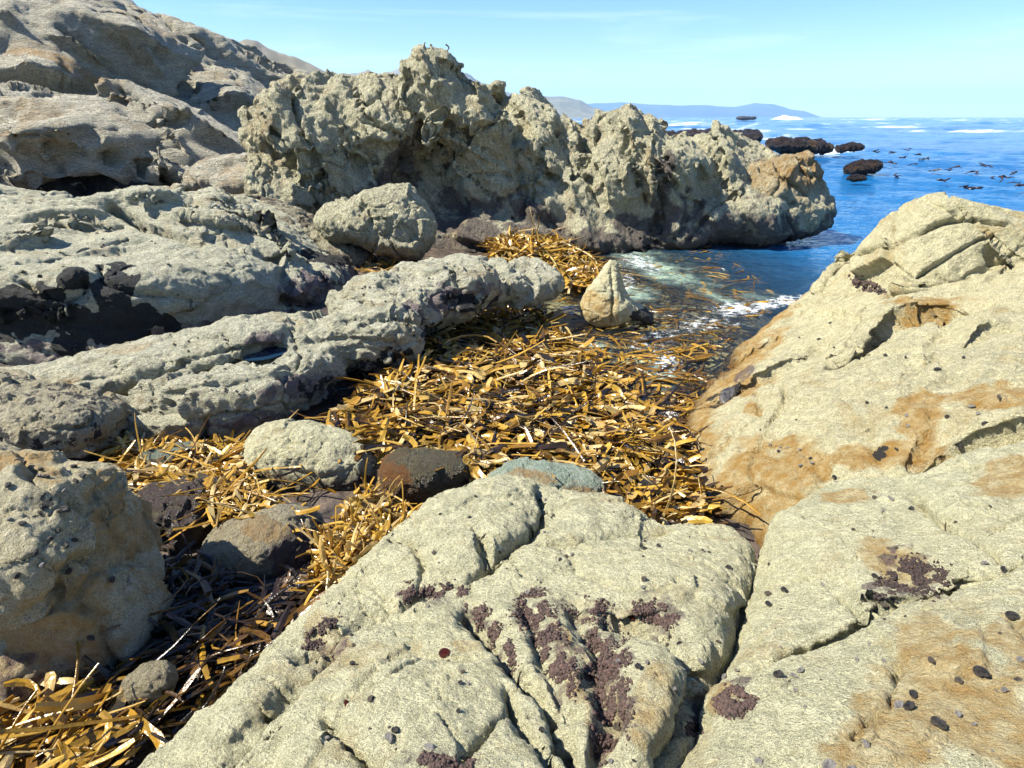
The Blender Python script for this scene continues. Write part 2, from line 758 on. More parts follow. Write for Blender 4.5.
M_GREEN = rock_mat('green_crusted_rock', (.24, .33, .24), (.40, .45, .36), (.16, .24, .17), S=2.0, bumpd=.004, stain=(.35, .2, .07), rough=.4)
M_DARK = rock_mat('black_sea_rock', (.030, .022, .020), (.06, .04, .035), (.02, .018, .018), S=.4, bumpd=.02, rough=.5, spk=.4)


# ------------------------------------------------------------------ foreground ledge (left mass)
def W(px, py, z):
    p = P(px, py, z=z)
    return (p[0], p[1], z)


fg_pts = [W(*a) for a in [(480, 482, .50), (540, 490, .50), (640, 514, .47), (700, 530, .50), (752, 545, .52), (400, 535, .54), (345, 590, .54),
                          (290, 640, .58), (220, 700, .62), (150, 765, .66), (470, 520, .60), (500, 560, .66), (420, 640, .77), (330, 690, .78), (300, 740, .82),
                          (600, 600, .73), (700, 610, .70), (512, 680, .86), (400, 740, .92), (512, 760, .94), (640, 720, .88), (700, 750, .92), (590, 540, .58), (680, 560, .62), (745, 590, .62)]]
fg_pts += [(-.9, .45, .78), (-.4, .3, .95), (0, .25, 1.0), (.5, .3, 1.0), (-1.2, .9, .6)]
gap = [(761, 538, .52), (759, 562, .58), (745, 601, .66), (737, 636, .74), (718, 667, .80), (708, 683, .83), (702, 718, .88), (679, 749, .92), (660, 790, .95)]
fg_poly = [W(*a)[:2] for a in [(140, 775, .5), (215, 705, .5), (290, 642, .45), (340, 596, .42), (378, 556, .4), (410, 528, .4), (440, 500, .4), (480, 480, .4), (520, 482, .4),
                               (560, 493, .4), (600, 503, .4), (650, 518, .4), (662, 532, .42), (700, 523, .42), (735, 528, .42)]]
fg_poly += [W(a[0] - 5, a[1], a[2])[:2] for a in gap] + [(.32, .35), (-.8, .35), (-1.1, .6)]
fgh = RBF(fg_pts)


def gx(pts, o=(0, 0), s=1.0):
    return [(o[0] + x / s, o[1] + y / s) for x, y in pts]


c8 = lambda pts: gx(pts, (320, 468), 2.56)
c9 = lambda pts: gx(pts, (624, 468), 2.56)
c7 = lambda pts: gx(pts, (0, 468), 2.56)
c6 = lambda pts: gx(pts, (624, 300), 2.56)
c3 = lambda pts: gx(pts, (624, 60), 2.56)

fg_cracks = [
    (c8([(565, 60), (582, 110), (545, 170), (500, 195), (430, 240), (360, 270), (270, 300), (200, 345), (60, 400), (0, 440), (-60, 480)]), 4.5, .055),
    (c8([(440, 235), (410, 190), (415, 240)]), 6, .04),
    (c8([(560, 185), (640, 190), (700, 182), (790, 172), (880, 160)]), 3.5, .03),
    (c8([(250, 300), (262, 240), (230, 190), (180, 180)]), 3.5, .02),
    (c8([(370, 340), (430, 400), (490, 470), (560, 540), (600, 610), (640, 700), (680, 790)]), 8, .075),
    (c8([(520, 350), (560, 420), (600, 520), (640, 600)]), 14, .03),
    (c8([(640, 350), (700, 430), (700, 520), (740, 620), (700, 740), (720, 800)]), 13, .035),
    (c8([(730, 375), (820, 392), (900, 440), (960, 520), (975, 600), (950, 680), (900, 760)]), 6, .06),
    (c8([(760, 370), (860, 395), (940, 470), (1010, 545)]), 7, .05),
    (c8([(480, 540), (487, 580), (500, 620), (560, 690), (600, 770)]), 4.5, .05),
    (c8([(520, 500), (480, 590), (440, 650), (360, 750)]), 3.5, .022),
    (c8([(0, 600), (90, 600), (170, 560), (260, 480), (440, 465), (540, 560)]), 2.6, .012),
    (c7([(830, 650), (880, 690), (930, 740), (960, 780)]), 4, .04),
    (c7([(1000, 340), (870, 410), (800, 500), (700, 590), (600, 700), (520, 790)]), 9, .045),
    (c8([(100, 520), (260, 470), (380, 480)]), 2.5, .008),
    (c8([(620, 200), (660, 260), (780, 320), (870, 330), (910, 310)]), 7, .012),
]


def fg_disp(V, N, u, v):
    up = np.clip(N[:, 2], 0, 1)
    return .014 * facet(V @ frame((.3, .2, .9), (.38, .2)), 51, .05) + .020 * fbm(V * 2.3, 3) + .010 * billow(V * 5.0 * np.array([1, 1.3, 1.5], F32), 2) * up


def fg_fine(V, N, u, v):
    return -.012 * joints(V @ frame((.6, .35, .5), (.34, .2)), 71, .035) + .0065 * fbm(V * 16, 4, .62) + .0035 * (billow(V * 26, 2) - .3) + .002 * fbm(V * 80, 2, .6)


def fg_masks(M, V, N, u, v):
    M[:, 0] = blobmask(u, v, V, [(650, 720, 24, 50, -10), (570, 650, 14, 40, 20), (470, 640, 18, 10, 0), (600, 680, 20, 60, 0), (720, 540, 20, 5, 0), (330, 640, 20, 30, 30)], amp=.5) * .62
    M[:, 2] = blobmask(u, v, V, [(330, 635, 16, 30, -40), (410, 592, 14, 12, 0), (445, 592, 25, 8, 5), (478, 612, 12, 26, 35), (500, 640, 12, 30, 30), (540, 612, 26, 26, 0), (562, 650, 22, 40, 20),
                                 (610, 700, 22, 70, -5), (590, 610, 30, 14, 0), (650, 612, 30, 12, -10), (440, 765, 30, 15, 0), (700, 700, 12, 20, 0)], amp=.9, sc=14) * .5
    wet = np.clip((.36 - V[:, 2]) / .1, 0, 1)
    M[:, 3] = 1 - wet
    M[:, 2] = np.maximum(M[:, 2], wet)


def mesa_rock(name, mat, hf, poly, zlo, zhi, vox, kk, slope, **kw):
    a = np.array([p[:2] for p in poly])
    lo = a.min(0) - .12 - slope * .5
    hi = a.max(0) + .12 + slope * .5
    return rock(name, mat, mesas=[(hf, poly, kk, slope)], bbox=((lo[0], lo[1], zlo), (hi[0], hi[1], zhi)), vox=vox, **kw)


o = mesa_rock('foreground_ledge', M_NEAR, fgh, fg_poly, 0, 1.15, .013, .10, .15, sub=1, disp=[fg_disp], cracks=fg_cracks, fine=fg_fine, masks=fg_masks, crk=2.3, crw=.85,
              bumps=[(478, 515, 75, 50, 20, .05), (600, 510, 45, 24, 0, .03), (650, 690, 45, 75, -12, .035), (400, 700, 70, 50, 30, .02), (680, 590, 60, 40, -20, .025),
                     (250, 690, 90, 22, 45, .03)])
tag(o, 'big pale cracked rock ledge filling the bottom, purple weed in its cracks', 'rock')

# right-hand near ledge
rl_pts = [W(*a) for a in [(765, 542, .50), (800, 510, .54), (830, 492, .58), (900, 487, .68), (960, 475, .76), (1024, 452, .88), (760, 600, .66), (850, 560, .75), (950, 540, .85),
                          (1020, 540, .92), (740, 680, .84), (850, 650, .88), (1000, 650, 1.0), (720, 760, .95), (880, 740, 1.02), (1020, 760, 1.12)]]
rl_pts += [(.2, .3, 1.0), (1.0, .4, 1.12), (2.2, 1.5, 1.12), (1.8, .5, 1.2), (2.6, 2.5, 1.0)]
rl_poly = [W(a[0] + 4, a[1], a[2])[:2] for a in gap[::-1]] + [W(*a)[:2] for a in [(775, 522, .45), (798, 505, .48), (830, 488, .5), (865, 485, .55), (900, 483, .6), (918, 486, .62), (940, 474, .66), (985, 464, .72),
                                                                                  (1024, 448, .8), (1090, 430, .85)]] + [(3.1, 2.2), (3.0, 1.2), (1.9, .45), (.33, .3)]
rlh = RBF(rl_pts)
rl_cracks = [
    (c9([(290, 515), (400, 470), (560, 410), (640, 380), (700, 340), (860, 285), (960, 268), (1040, 235)]), 3.2, .026),
    (c9([(740, 85), (800, 130), (910, 190), (960, 235)]), 3.2, .028),
    (c9([(700, 500), (680, 600), (600, 700)]), 5, .014),
    (c9([(550, 330), (610, 388)]), 3, .018),
    (c9([(1000, 400), (1040, 440)]), 4, .02),
    (c9([(910, 190), (990, 130), (1040, 100)]), 3, .012),
]


def rl_masks(M, V, N, u, v):
    M[:, 0] = blobmask(u, v, V, [(970, 700, 90, 70, 10), (930, 650, 36, 40, 0), (1010, 480, 30, 18, 20), (900, 570, 50, 25, 0), (900, 740, 90, 40, 10), (850, 497, 30, 8, 0), (725, 700, 14, 14, 0)], amp=.8, sc=4) * .95
    M[:, 2] = blobmask(u, v, V, [(912, 578, 36, 22, -5), (885, 595, 18, 14, 0), (735, 700, 22, 18, 0), (712, 690, 14, 22, 0)], amp=.9, sc=14) * .55
    wet = np.clip((.40 - V[:, 2]) / .1, 0, 1)
    M[:, 3] = 1 - wet
    M[:, 2] = np.maximum(M[:, 2], wet)


o = mesa_rock('foreground_ledge#2', M_NEAR, rlh, rl_poly, .1, 1.35, .014, .08, .12, sub=1, disp=[fg_disp], cracks=rl_cracks, fine=fg_fine, masks=rl_masks, crk=2.6, crw=1.0,
              steps=[(c9([(230, 545), (300, 515), (400, 470), (560, 410), (640, 380), (700, 340), (860, 285), (960, 268), (1100, 220), (1300, 190)]), .022, 30),
                     (c9([(560, 760), (640, 690), (690, 600), (720, 520), (740, 460)]), .014, 24)],
              bumps=[(830, 540, 70, 50, 10, .03), (950, 500, 60, 22, -10, .02), (912, 578, 38, 22, -5, -.035)])
tag(o, 'pale rock ledge with ochre stains in the bottom right corner, right of the dark split', 'rock')

# ------------------------------------------------------------------ right slab and its upper block
sl_pts = [W(*a) for a in [(700, 505, .02), (692, 460, .06), (700, 395, .02), (735, 355, .03), (790, 312, .15), (838, 282, .40), (760, 485, .26), (740, 430, .22), (770, 400, .32), (800, 360, .35),
                          (850, 320, .5), (880, 400, .6), (850, 450, .5), (820, 490, .36), (950, 420, .72), (950, 350, .75), (940, 300, .82), (1020, 330, .95), (1020, 400, .88), (1020, 432, .80),
                          (900, 475, .52), (960, 455, .6)]]
sl_pts += [(4, 3, 1.1), (5, 5, 1.2), (6.5, 7, .8), (3.5, 2.4, .9)]
sl_poly = [W(*a)[:2] for a in [(745, 535, -.05), (708, 522, -.05), (688, 497, -.05), (683, 460, 0), (686, 425, 0), (686, 395, 0), (712, 368, -.02), (735, 345, 0), (775, 318, 0), (805, 298, 0.1), (835, 280, .2),
                               (850, 268, .3)]] + [(4.2, 7.6), (6.0, 7.6), (6.8, 6.4), (5.6, 3.4), (4.4, 2.2), (2.6, 2.1), (1.6, 2.2)]
slh = RBF(sl_pts)
sl_cracks = [
    (c6([(190, 440), (270, 380), (350, 310), (345, 250)]), 2.2, .025),
    (c6([(260, 172), (330, 140), (400, 100)]), 2.6, .03),
    (c6([(230, 275), (330, 212), (430, 150), (520, 100)]), 2.8, .05),
    (c6([(530, 165), (600, 130), (650, 90), (690, 62), (760, 35), (850, 12), (940, -5)]), 3.0, .09),
    (c6([(870, 115), (940, 75), (1000, 60)]), 2.4, .035),
    (c6([(500, 440), (560, 480), (640, 470), (720, 480)]), 4, .03),
    (c6([(620, 330), (650, 420), (700, 470)]), 5, .02),
    (c6([(780, 385), (740, 430)]), 5, .025),
    (c6([(600, 210), (720, 170), (830, 160)]), 2.5, .012),
]


def sl_disp(V, N, u, v):
    q = V @ frame((.35, -.5, .75), (1.0, .45))
    return .04 * fbm(V * .9, 3) + .045 * facet((V + .2 * np.stack([fbm(V * 1.0, 2), fbm(V * 1.0 + 9, 2), fbm(V * 1.0 + 19, 2)], 1)) @ frame((.5, -.35, .8), (1.7, .75)), 31, .05) + .012 * (billow(q * 4.0, 3) - .3)


def sl_fine(V, N, u, v):
    return -.030 * joints(V @ frame((-.45, .8, .3), (1.1, .42)), 72, .03) - .014 * joints(V @ frame((.3, .7, .5), (.45, .3)), 73, .04) + .012 * fbm(V * 8, 4, .62) + .004 * fbm(V * 38, 2, .6)


def sl_masks(M, V, N, u, v):
    M[:, 0] = np.maximum(blobmask(u, v, V, [(780, 468, 55, 30, -8), (760, 500, 55, 34, 0), (705, 395, 26, 12, 0), (750, 392, 10, 26, 10), (1000, 400, 45, 16, 0), (920, 420, 26, 26, 0), (890, 460, 60, 16, 0), (700, 470, 18, 55, 0), (730, 505, 50, 26, 20), (930, 305, 40, 10, 10)],
                                  amp=.7, sc=3.5) * .95, np.clip((.25 - V[:, 2] + .1 * fbm(V * 3, 2)) / .12, 0, 1) * (u < 860))
    M[:, 2] = blobmask(u, v, V, [(868, 288, 22, 8, -20), (745, 374, 14, 6, 30)], amp=.5) * .8
    M[:, 1] = blobmask(u, v, V, [(870, 432, 8, 6, 0), (880, 455, 10, 6, 0), (725, 398, 24, 6, 30)], amp=.6) * .5
    M[:, 3] = 1 - np.clip((.08 - V[:, 2]) / .08, 0, 1)


o = mesa_rock('sloping_slab', M_SLAB, slh, sl_poly, -.3, 1.4, .03, .22, .35, sub=1, disp=[sl_disp], cracks=sl_cracks, fine=sl_fine, masks=sl_masks, crk=2.3, crw=1.5,
              steps=[(c6([(500, 190), (530, 165), (600, 130), (650, 90), (690, 62), (760, 35), (850, 12), (900, 5)]), .16, 26), (c6([(215, 290), (330, 212), (430, 150), (520, 105)]), .08, 18),
                     (c6([(250, 178), (330, 140), (400, 100), (450, 70)]), .07, 14), (c6([(850, 125), (940, 75), (1000, 60)]), .09, 22), (c6([(600, 200), (690, 165), (800, 150)]), .05, 16),
                     (c6([(700, 475), (780, 445), (880, 405), (980, 372), (1100, 340), (1250, 300)]), .18, 30), (c6([(430, 60), (520, 20), (600, -20)]), .05, 14)])
tag(o, 'broad tan rock slab on the right sloping down to the kelp, orange at its lower end', 'rock')

ub_pts = [W(*a) for a in [(915, 193, 1.52), (960, 191, 1.58), (1020, 205, 1.48), (885, 215, 1.28), (900, 270, .92), (862, 245, .95), (858, 262, .80), (1000, 270, .95), (950, 240, 1.15), (1020, 240, 1.18)]]
ub_pts += [(6, 6, 1.4), (5.5, 7.5, .9), (3.5, 7.5, .6)]
ub_poly = [W(*a)[:2] for a in [(842, 272, .6), (856, 258, .8), (866, 240, .9)]] + [(3.65, 7.0), (4.5, 7.3), (6, 7.5), (7.2, 6.6), (7, 5.2)] + [W(*a)[:2] for a in [(1060, 290, .8), (1024, 286, .8), (985, 285, .8), (950, 296, .72), (905, 297, .68), (880, 288, .66)]]
ubh = RBF(ub_pts)
ub_cracks = [
    (c3([(560, 500), (600, 500), (700, 460), (800, 420), (910, 400), (1000, 410)]), 2.6, .07),
    (c3([(700, 600), (740, 560), (820, 510), (920, 450), (960, 440)]), 2.6, .08),
    (c3([(690, 600), (720, 590), (780, 600), (830, 600)]), 6, .14),
    (c3([(960, 500), (1040, 530)]), 13, .2),
    (c3([(700, 370), (760, 350), (780, 370), (860, 400)]), 3, .04),
    (c3([(600, 470), (680, 390), (720, 350)]), 2, .03),
]
o = mesa_rock('top_block', M_SLAB, ubh, ub_poly, .2, 1.9, .03, .22, .3, sub=1,
              disp=[lambda V, N, u, v: .07 * fbm(V * 1.1 + 5, 3) + .09 * facet(V @ frame((.5, -.35, .8), (1.5, .6)), 33, .06) - .03], cracks=ub_cracks, fine=sl_fine,
              masks=lambda M, V, N, u, v: M.__setitem__((slice(None), 0), blobmask(u, v, V, [(1010, 225, 30, 10, 0), (930, 300, 40, 10, 0)], amp=.6) * .5))
tag(o, 'rounded tan block topping the right slab, split by slanting cracks, against the sea', 'rock')

print('near rocks', round(time.time() - T0, 1))

# ------------------------------------------------------------------ back outcrop
oc = []
for a in [  # px,py,Y,rx,ry,dep,rot
    (294, 190, 11.0, 38, 42, .9, 30), (284, 150, 11.3, 28, 34, .8, 60), (278, 125, 11.4, 16, 18, .5, 40), (320, 150, 11.5, 55, 58, 1.1, 60), (345, 122, 11.8, 38, 34, .9, 40), (305, 122, 11.6, 28, 24, .7, 60),
    (385, 142, 12.0, 48, 50, 1.1, 40), (390, 108, 12.2, 30, 22, .8, 0), (360, 200, 11.6, 50, 46, 1.0, 0),
    (434, 84, 11.7, 30, 34, .8, 80), (458, 108, 11.6, 54, 28, .8, -38), (482, 126, 11.8, 42, 28, .8, -42), (450, 185, 12.3, 62, 60, 1.0, 30), (500, 170, 12.4, 70, 52, 1.2, -25),
    (497, 90, 12.6, 11, 9, .4, 0), (420, 150, 12.7, 60, 60, 1.0, 0), (530, 140, 12.8, 42, 38, 1.0, -30), (545, 200, 12.3, 62, 46, 1.3, 0), (560, 150, 12.7, 50, 34, .9, -12), (530, 128, 12.8, 30, 22, .8, -25),
    (578, 112, 12.6, 12, 17, .4, 50), (592, 128, 12.6, 16, 20, .5, 60), (612, 148, 12.4, 28, 32, .8, 60), (640, 140, 12.5, 24, 24, .7, 30), (652, 126, 12.7, 12, 12, .5, 70),
    (600, 195, 12.2, 44, 52, 1.2, 30), (640, 190, 12.2, 50, 50, 1.2, 20), (690, 178, 12.8, 44, 46, 1.2, 10), (710, 172, 13.2, 44, 24, 1.2, -5), (748, 162, 13.8, 30, 15, 1.0, -10), (700, 215, 12.4, 55, 32, 1.3, 5),
    (735, 215, 12.6, 40, 28, 1.2, 0), (480, 232, 12.2, 120, 26, 1.6, 0), (600, 232, 12.4, 120, 26, 1.6, 0)]:
    oc.append(ell(*a))
oc_cracks = [
    ([(446, 128), (425, 140), (408, 160), (398, 185), (392, 215)], 6, .42),
    ([(425, 118), (440, 128), (470, 135), (490, 130), (500, 118)], 3.5, .24),
    ([(470, 140), (455, 150), (440, 172)], 4, .3),
    ([(330, 110), (345, 140), (370, 160), (385, 185)], 4, .26),
    ([(295, 95), (300, 130), (315, 165), (330, 200)], 4, .28),
    ([(272, 130), (290, 165), (310, 190), (325, 215)], 4.5, .28),
    ([(440, 185), (470, 175), (500, 172), (520, 178)], 2.5, .10),
    ([(520, 130), (515, 160), (525, 190), (520, 215)], 3, .2),
    ([(545, 145), (538, 175), (530, 200)], 3, .2),
    ([(560, 130), (572, 160), (590, 180), (600, 205)], 3.2, .24),
    ([(600, 130), (590, 155), (575, 175)], 3.2, .22),
    ([(625, 125), (622, 150), (640, 175), (645, 205)], 3.5, .22),
    ([(655, 140), (660, 170), (662, 200), (655, 235)], 4, .24),
    ([(668, 175), (680, 195), (700, 205)], 2.5, .12),
    ([(745, 190), (715, 205), (700, 225), (690, 240)], 2.5, .15),
    ([(718, 140), (725, 165), (727, 185)], 3, .2),
    ([(463, 75), (478, 95), (495, 110)], 4, .16), ([(440, 60), (446, 72)], 4, .2),
    ([(352, 85), (365, 100), (380, 95)], 3, .18), ([(410, 75), (405, 95), (415, 110)], 3, .2),
]


def oc_knob(u, v):
    z = lambda cx, cy, rx, ry: np.clip(1.3 - np.sqrt(((u - cx) / rx) ** 2 + ((v - cy) / ry) ** 2), 0, 1)
    k = np.maximum.reduce([z(300, 140, 65, 80), z(395, 92, 45, 26), z(435, 75, 34, 28), z(630, 150, 85, 55), z(575, 120, 30, 30), z(700, 160, 50, 30)])
    return .12 + .88 * np.clip(k * 1.6, 0, 1)


def oc_disp(V, N, u, v):
    q = V.copy()
    tilt = np.where(u < 430, .55, np.where(u < 560, -.5, .25)).astype(F32)
    q[:, 0] = q[:, 0] + q[:, 2] * tilt
    q = q * np.array([1.25, 1.1, .62], F32)
    w = np.stack([fbm(V * .8, 2, off=2), fbm(V * .8, 2, off=12), fbm(V * .8, 2, off=22)], 1) * .3
    K = oc_knob(u, v)
    lowf = np.clip((V[:, 2] - .3) / 1.0, .35, 1)
    P3 = V + w * .8
    wl = np.clip((400 - u) / 60, 0, 1)
    wr = np.clip((u - 540) / 60, 0, 1)
    wc = 1 - wl - wr
    a = 0
    for wt, nrm, sd in ((wl, (.86, -.25, .45), 3), (wc, (.62, -.25, .75), 13), (wr, (.80, -.35, .5), 23)):
        m_ = wt > 0
        r_ = np.zeros(len(V), F32)
        Pm = P3[m_]
        r_[m_] = .23 * facet(Pm @ frame(nrm, (1.9, .62)), sd, .05) + .085 * facet(Pm @ frame(nrm, (.8, .27)) + 5, sd + 1, .07)
        a = a + wt * r_
    return (a * .85 - .03 + K * .09 * (billow((q + w) * 1.3, 2, .5, off=4) - .35) + .04 * fbm(V * 2.2, 2, .55)) * lowf


def oc_fine(V, N, u, v):
    K = oc_knob(u, v)
    up = np.clip((V[:, 2] - .1) / 1.0, .5, 1)
    return -.06 * joints(V @ frame((.75, -.3, .55), (1.1, .5)), 76, .04) * up + (.012 * K * (billow(V * np.array([4.2, 4.0, 2.6], F32), 2, .5, off=8) - .35) + .028 * facet(V @ frame((.75, -.3, .55), (.38, .15)), 15, .10) + .020 * fbm(V * 9, 4, .65)) * up


def oc_masks(M, V, N, u, v):
    n = fbm(V * 1.6, 3) * .5
    low = np.clip((1.0 - V[:, 2] + n * 1.1) / .6, 0, 1)
    M[:, 2] = low * .85
    M[:, 0] = np.clip(.25 + n, 0, 1) * .45
    M[:, 2] = np.maximum(M[:, 2], blobmask(u, v, V, [(400, 180, 22, 50, -20), (455, 215, 70, 22, 0), (372, 210, 20, 30, 0), (662, 190, 12, 40, 0)], amp=.5, sc=2) * .75)  # patches along the crevices paint their shade into the rock colour
    M[:, 3] = 1 - np.clip((.22 - V[:, 2]) / .2, 0, 1)
    M[:, 1] = np.clip((.12 - V[:, 2] + n * .2) / .15, 0, 1) * .8


o = rock('craggy_outcrop', M_BACK, ells=oc, k=.16, vox=.05, zmin=-.6, warp=(.22, 1.3), sub=1, sdisp=oc_disp, band=.45, cracks=oc_cracks, fine=oc_fine, masks=oc_masks, crk=.95)
tag(o, 'tall craggy tan outcrop with knobbly crest rising from the water behind the kelp', 'rock outcrop')

eb = [ell(*a) for a in [(768, 186, 12.4, 40, 26, .9, 22), (784, 170, 12.9, 28, 13, .8, 0), (802, 198, 12.9, 17, 22, .9, -30), (760, 218, 12.4, 60, 26, 1.0, 6), (792, 214, 12.7, 36, 20, .9, 14), (742, 195, 12.3, 26, 18, .6, 25)]]
o = rock('rounded_boulder', M_BACK, ells=eb, k=.25, vox=.04, zmin=-.6, warp=(.15, 1.0), sub=1,
         disp=[lambda V, N, u, v: .10 * facet(V @ frame((.4, -.5, .75), (1.3, .6)), 61, .06) - .06 + .05 * (billow(V * 1.8, 2) - .3)],
         cracks=[([(728, 178), (745, 195), (775, 208), (800, 200)], 2.6, .12), ([(775, 165), (780, 185), (770, 200)], 2, .05), ([(800, 155), (830, 180), (838, 200)], 3, .12),
                 ([(760, 172), (790, 180), (815, 195)], 2, .05)],
         fine=lambda V, N, u, v: .035 * (billow(V * 3.6, 2) - .3) + .018 * fbm(V * 12, 3, .6),
         masks=lambda M, V, N, u, v: (M.__setitem__((slice(None), 0), .85 * np.clip((V[:, 2] - .75) / .3, 0, 1)),  # gold top and purple front also paint in its sunlit and shaded parts
                                      M.__setitem__((slice(None), 2), np.clip((.85 - V[:, 2] + fbm(V * 1.6, 3) * .4) / .4, 0, 1) * .8),
                                      M.__setitem__((slice(None), 1), np.clip((.12 - V[:, 2]) / .15, 0, 1) * .8),
                                      M.__setitem__((slice(None), 3), 1 - np.clip((.22 - V[:, 2]) / .2, 0, 1))))
tag(o, 'smooth golden topped boulder at the seaward end of the tall outcrop', 'boulder')

# ------------------------------------------------------------------ left far slope
def WY(px, py, Y):
    p = P(px, py, Y=Y)
    return tuple(p)


ls_pts = [WY(*a) for a in [(0, 200, 11.0), (100, 195, 11.8), (180, 180, 13.5), (0, 150, 11.6), (100, 150, 12.8), (200, 150, 14.6), (260, 150, 16.5), (0, 100, 13.2), (100, 100, 14.6), (200, 110, 16.2),
                           (280, 120, 18), (0, 50, 16), (100, 50, 18), (200, 60, 19.5), (280, 85, 21), (0, -30, 19.5), (60, -14, 20), (120, 8, 20.5), (185, 34, 22), (215, 42, 23), (250, 53, 24), (295, 70, 26), (320, 86, 27), (345, 96, 28),
                           (400, 110, 30)]]
ls_pts += [(-25, 22, 11), (-20, 14, 6), (-30, 30, 12), (-10, 32, 3.0), (-4, 36, 1.5), (-14, 30, 4.2), (-16, 10, 2.2), (-24, 9, 4)]
ls_poly = [WY(*a)[:2] for a in [(-80, 205, 10.2), (0, 203, 10.6), (60, 203, 11.0), (120, 196, 11.6), (175, 178, 13.2), (235, 168, 15.5), (300, 150, 18.0), (400, 105, 24)]] + [(-3, 32), (-9, 36), (-26, 34), (-34, 20), (-22, 8.5)]
lsh = RBF(ls_pts)


def strata(V, n, per, amp, off=0.0, jit=.5):
    """sawtooth steps across the bedding: overhanging ledges"""
    n = np.array(n, float)
    n /= np.linalg.norm(n)
    t = (V @ n.astype(F32)) / per + jit * fbm(V * .45, 3, off=off) + .35 * fbm(V * 1.4, 2, off=off + 9)
    f = t - np.floor(t)
    idx = np.floor(t)
    h = np.sin(idx * 12.9898 + off) * 43758.5453
    h = h - np.floor(h)
    return amp * (.45 + .8 * h) * (1 - np.clip((f - .82) / .18, 0, 1) - .55 * np.exp(-f * 6.5))


def ls_disp(V, N, u, v):
    w = np.stack([fbm(V * .3, 2, off=2), fbm(V * .3, 2, off=12), fbm(V * .3, 2, off=22)], 1) * .5
    q = V + w
    return .40 * facet(q @ frame((.45, -.45, .77), (5.5, 1.0)), 5, .035) + .10 * facet(q @ frame((.45, -.45, .77), (3.0, .38)) + 7, 6, .05) - .12


ls_e = [ell(*a) for a in [(40, 142, 12.4, 190, 40, 1.5, -10), (195, 128, 14.6, 92, 17, 1.3, -33), (150, 150, 13.6, 110, 26, 1.4, -20), (20, 48, 15.6, 110, 13, 1.4, -30), (120, 62, 17.0, 90, 12, 1.3, -38), (200, 88, 18, 80, 14, 1.3, -32),
                           (250, 92, 20, 60, 16, 1.5, -28), (140, 25, 19.5, 110, 12, 1.4, -22)]]


def ls_fine(V, N, u, v):
    return -.12 * joints(V @ frame((.45, -.45, .77), (3.2, .8)), 77, .03) + .035 * facet(V @ frame((.45, -.45, .77), (1.1, .22)), 8, .1) + .04 * fbm((V @ frame((.45, -.45, .77), (1.6, .35))) * 2.2, 4, .6)


ls_cracks = [
    ([(245, 45), (270, 62), (290, 68)], 4, .35),
    ([(80, 40), (95, 55), (118, 72)], 3, .3), ([(0, 133), (40, 136), (90, 130), (120, 128)], 2.5, .15),
    ([(0, 190), (60, 192), (110, 186), (165, 175)], 10, .5),
    ([(150, 8), (190, 40), (200, 45)], 3, .2), ([(60, 30), (120, 70), (150, 85)], 3, .2), ([(120, 88), (140, 102), (160, 118)], 2.5, .2),
]


def ls_masks(M, V, N, u, v):
    n = fbm(V * .8, 3) * .5
    M[:, 0] = blobmask(u, v, V, [(60, 72, 50, 9, -15), (30, 137, 60, 3, 0)], amp=.4, sc=1.0) * .8
    M[:, 2] = np.maximum(.3 * np.clip(n + .2, 0, 1), blobmask(u, v, V, [(60, 200, 130, 14, 5)], amp=.3, sc=1.5) * .8)
    M[:, 1] = blobmask(u, v, V, [(40, 202, 150, 12, 4)], amp=.3, sc=1.5) * .7  # this and the purple foot patch paint in the shade of the undercut


def ls_fix(V, N, u, v):
    return 0 * u


a_ = np.array(ls_poly)
o = rock('layered_cliff', M_SLOPE, mesas=[(lsh, ls_poly, .8, .25)], bbox=((-35, 8, .2), (0, 37, 13)), vox=.15, sub=1, k=.4, ells=ls_e, sdisp=ls_disp, band=1.0,
         steps=[([(-30, 84), (40, 90), (80, 92), (112, 92)], .75, 34), ([(-20, 20), (20, 36), (28, 40)], .4, 14), ([(100, 28), (130, 52), (150, 70), (172, 88)], .5, 18), ([(195, 112), (230, 108), (268, 112)], .6, 16),
                ([(40, 40), (80, 62), (118, 84)], .4, 12), ([(-20, 138), (40, 140), (90, 133), (130, 130)], .3, 12), ([(112, 92), (150, 118), (200, 140), (262, 160)], .5, 12),
                ([(60, 10), (110, 36), (150, 52), (205, 66)], .4, 14), ([(150, 120), (180, 150), (200, 172)], .25, 12)], cracks=ls_cracks, fine=ls_fine, masks=ls_masks)
tag(o, 'large grey layered rock slope filling the upper left corner', 'cliff')
print('far rocks', round(time.time() - T0, 1))

# ------------------------------------------------------------------ left middle ledge
ml_pts = [W(*a) for a in [(0, 285, .95), (60, 268, .97), (130, 258, .95), (200, 258, .88), (270, 264, .74), (330, 270, .42), (360, 272, .25), (0, 235, 1.15), (80, 225, 1.18), (60, 215, 1.25), (130, 205, 1.30), (180, 190, 1.36),
                          (215, 205, 1.22), (260, 215, 1.05), (300, 240, .75), (345, 258, .42), (0, 222, 1.2), (170, 232, 1.12), (240, 240, .95)]]
ml_pts += [(-6, 9, 1.1), (-3.5, 9.5, 1.0), (-7, 5, 1.3), (-6, 4.3, 1.1)]
ml_poly = [W(*a)[:2] for a in [(-120, 352, .3), (0, 352, .35), (60, 356, .3), (120, 354, .28), (180, 342, .25), (230, 328, .25), (280, 316, .22), (325, 308, .15), (352, 296, .12), (368, 275, .15), (352, 256, .25), (330, 246, .4)]]
ml_poly += [(-2.4, 8.6), (-3.6, 9.6), (-6, 10), (-9, 9), (-9, 5)]
mlh = RBF(ml_pts)


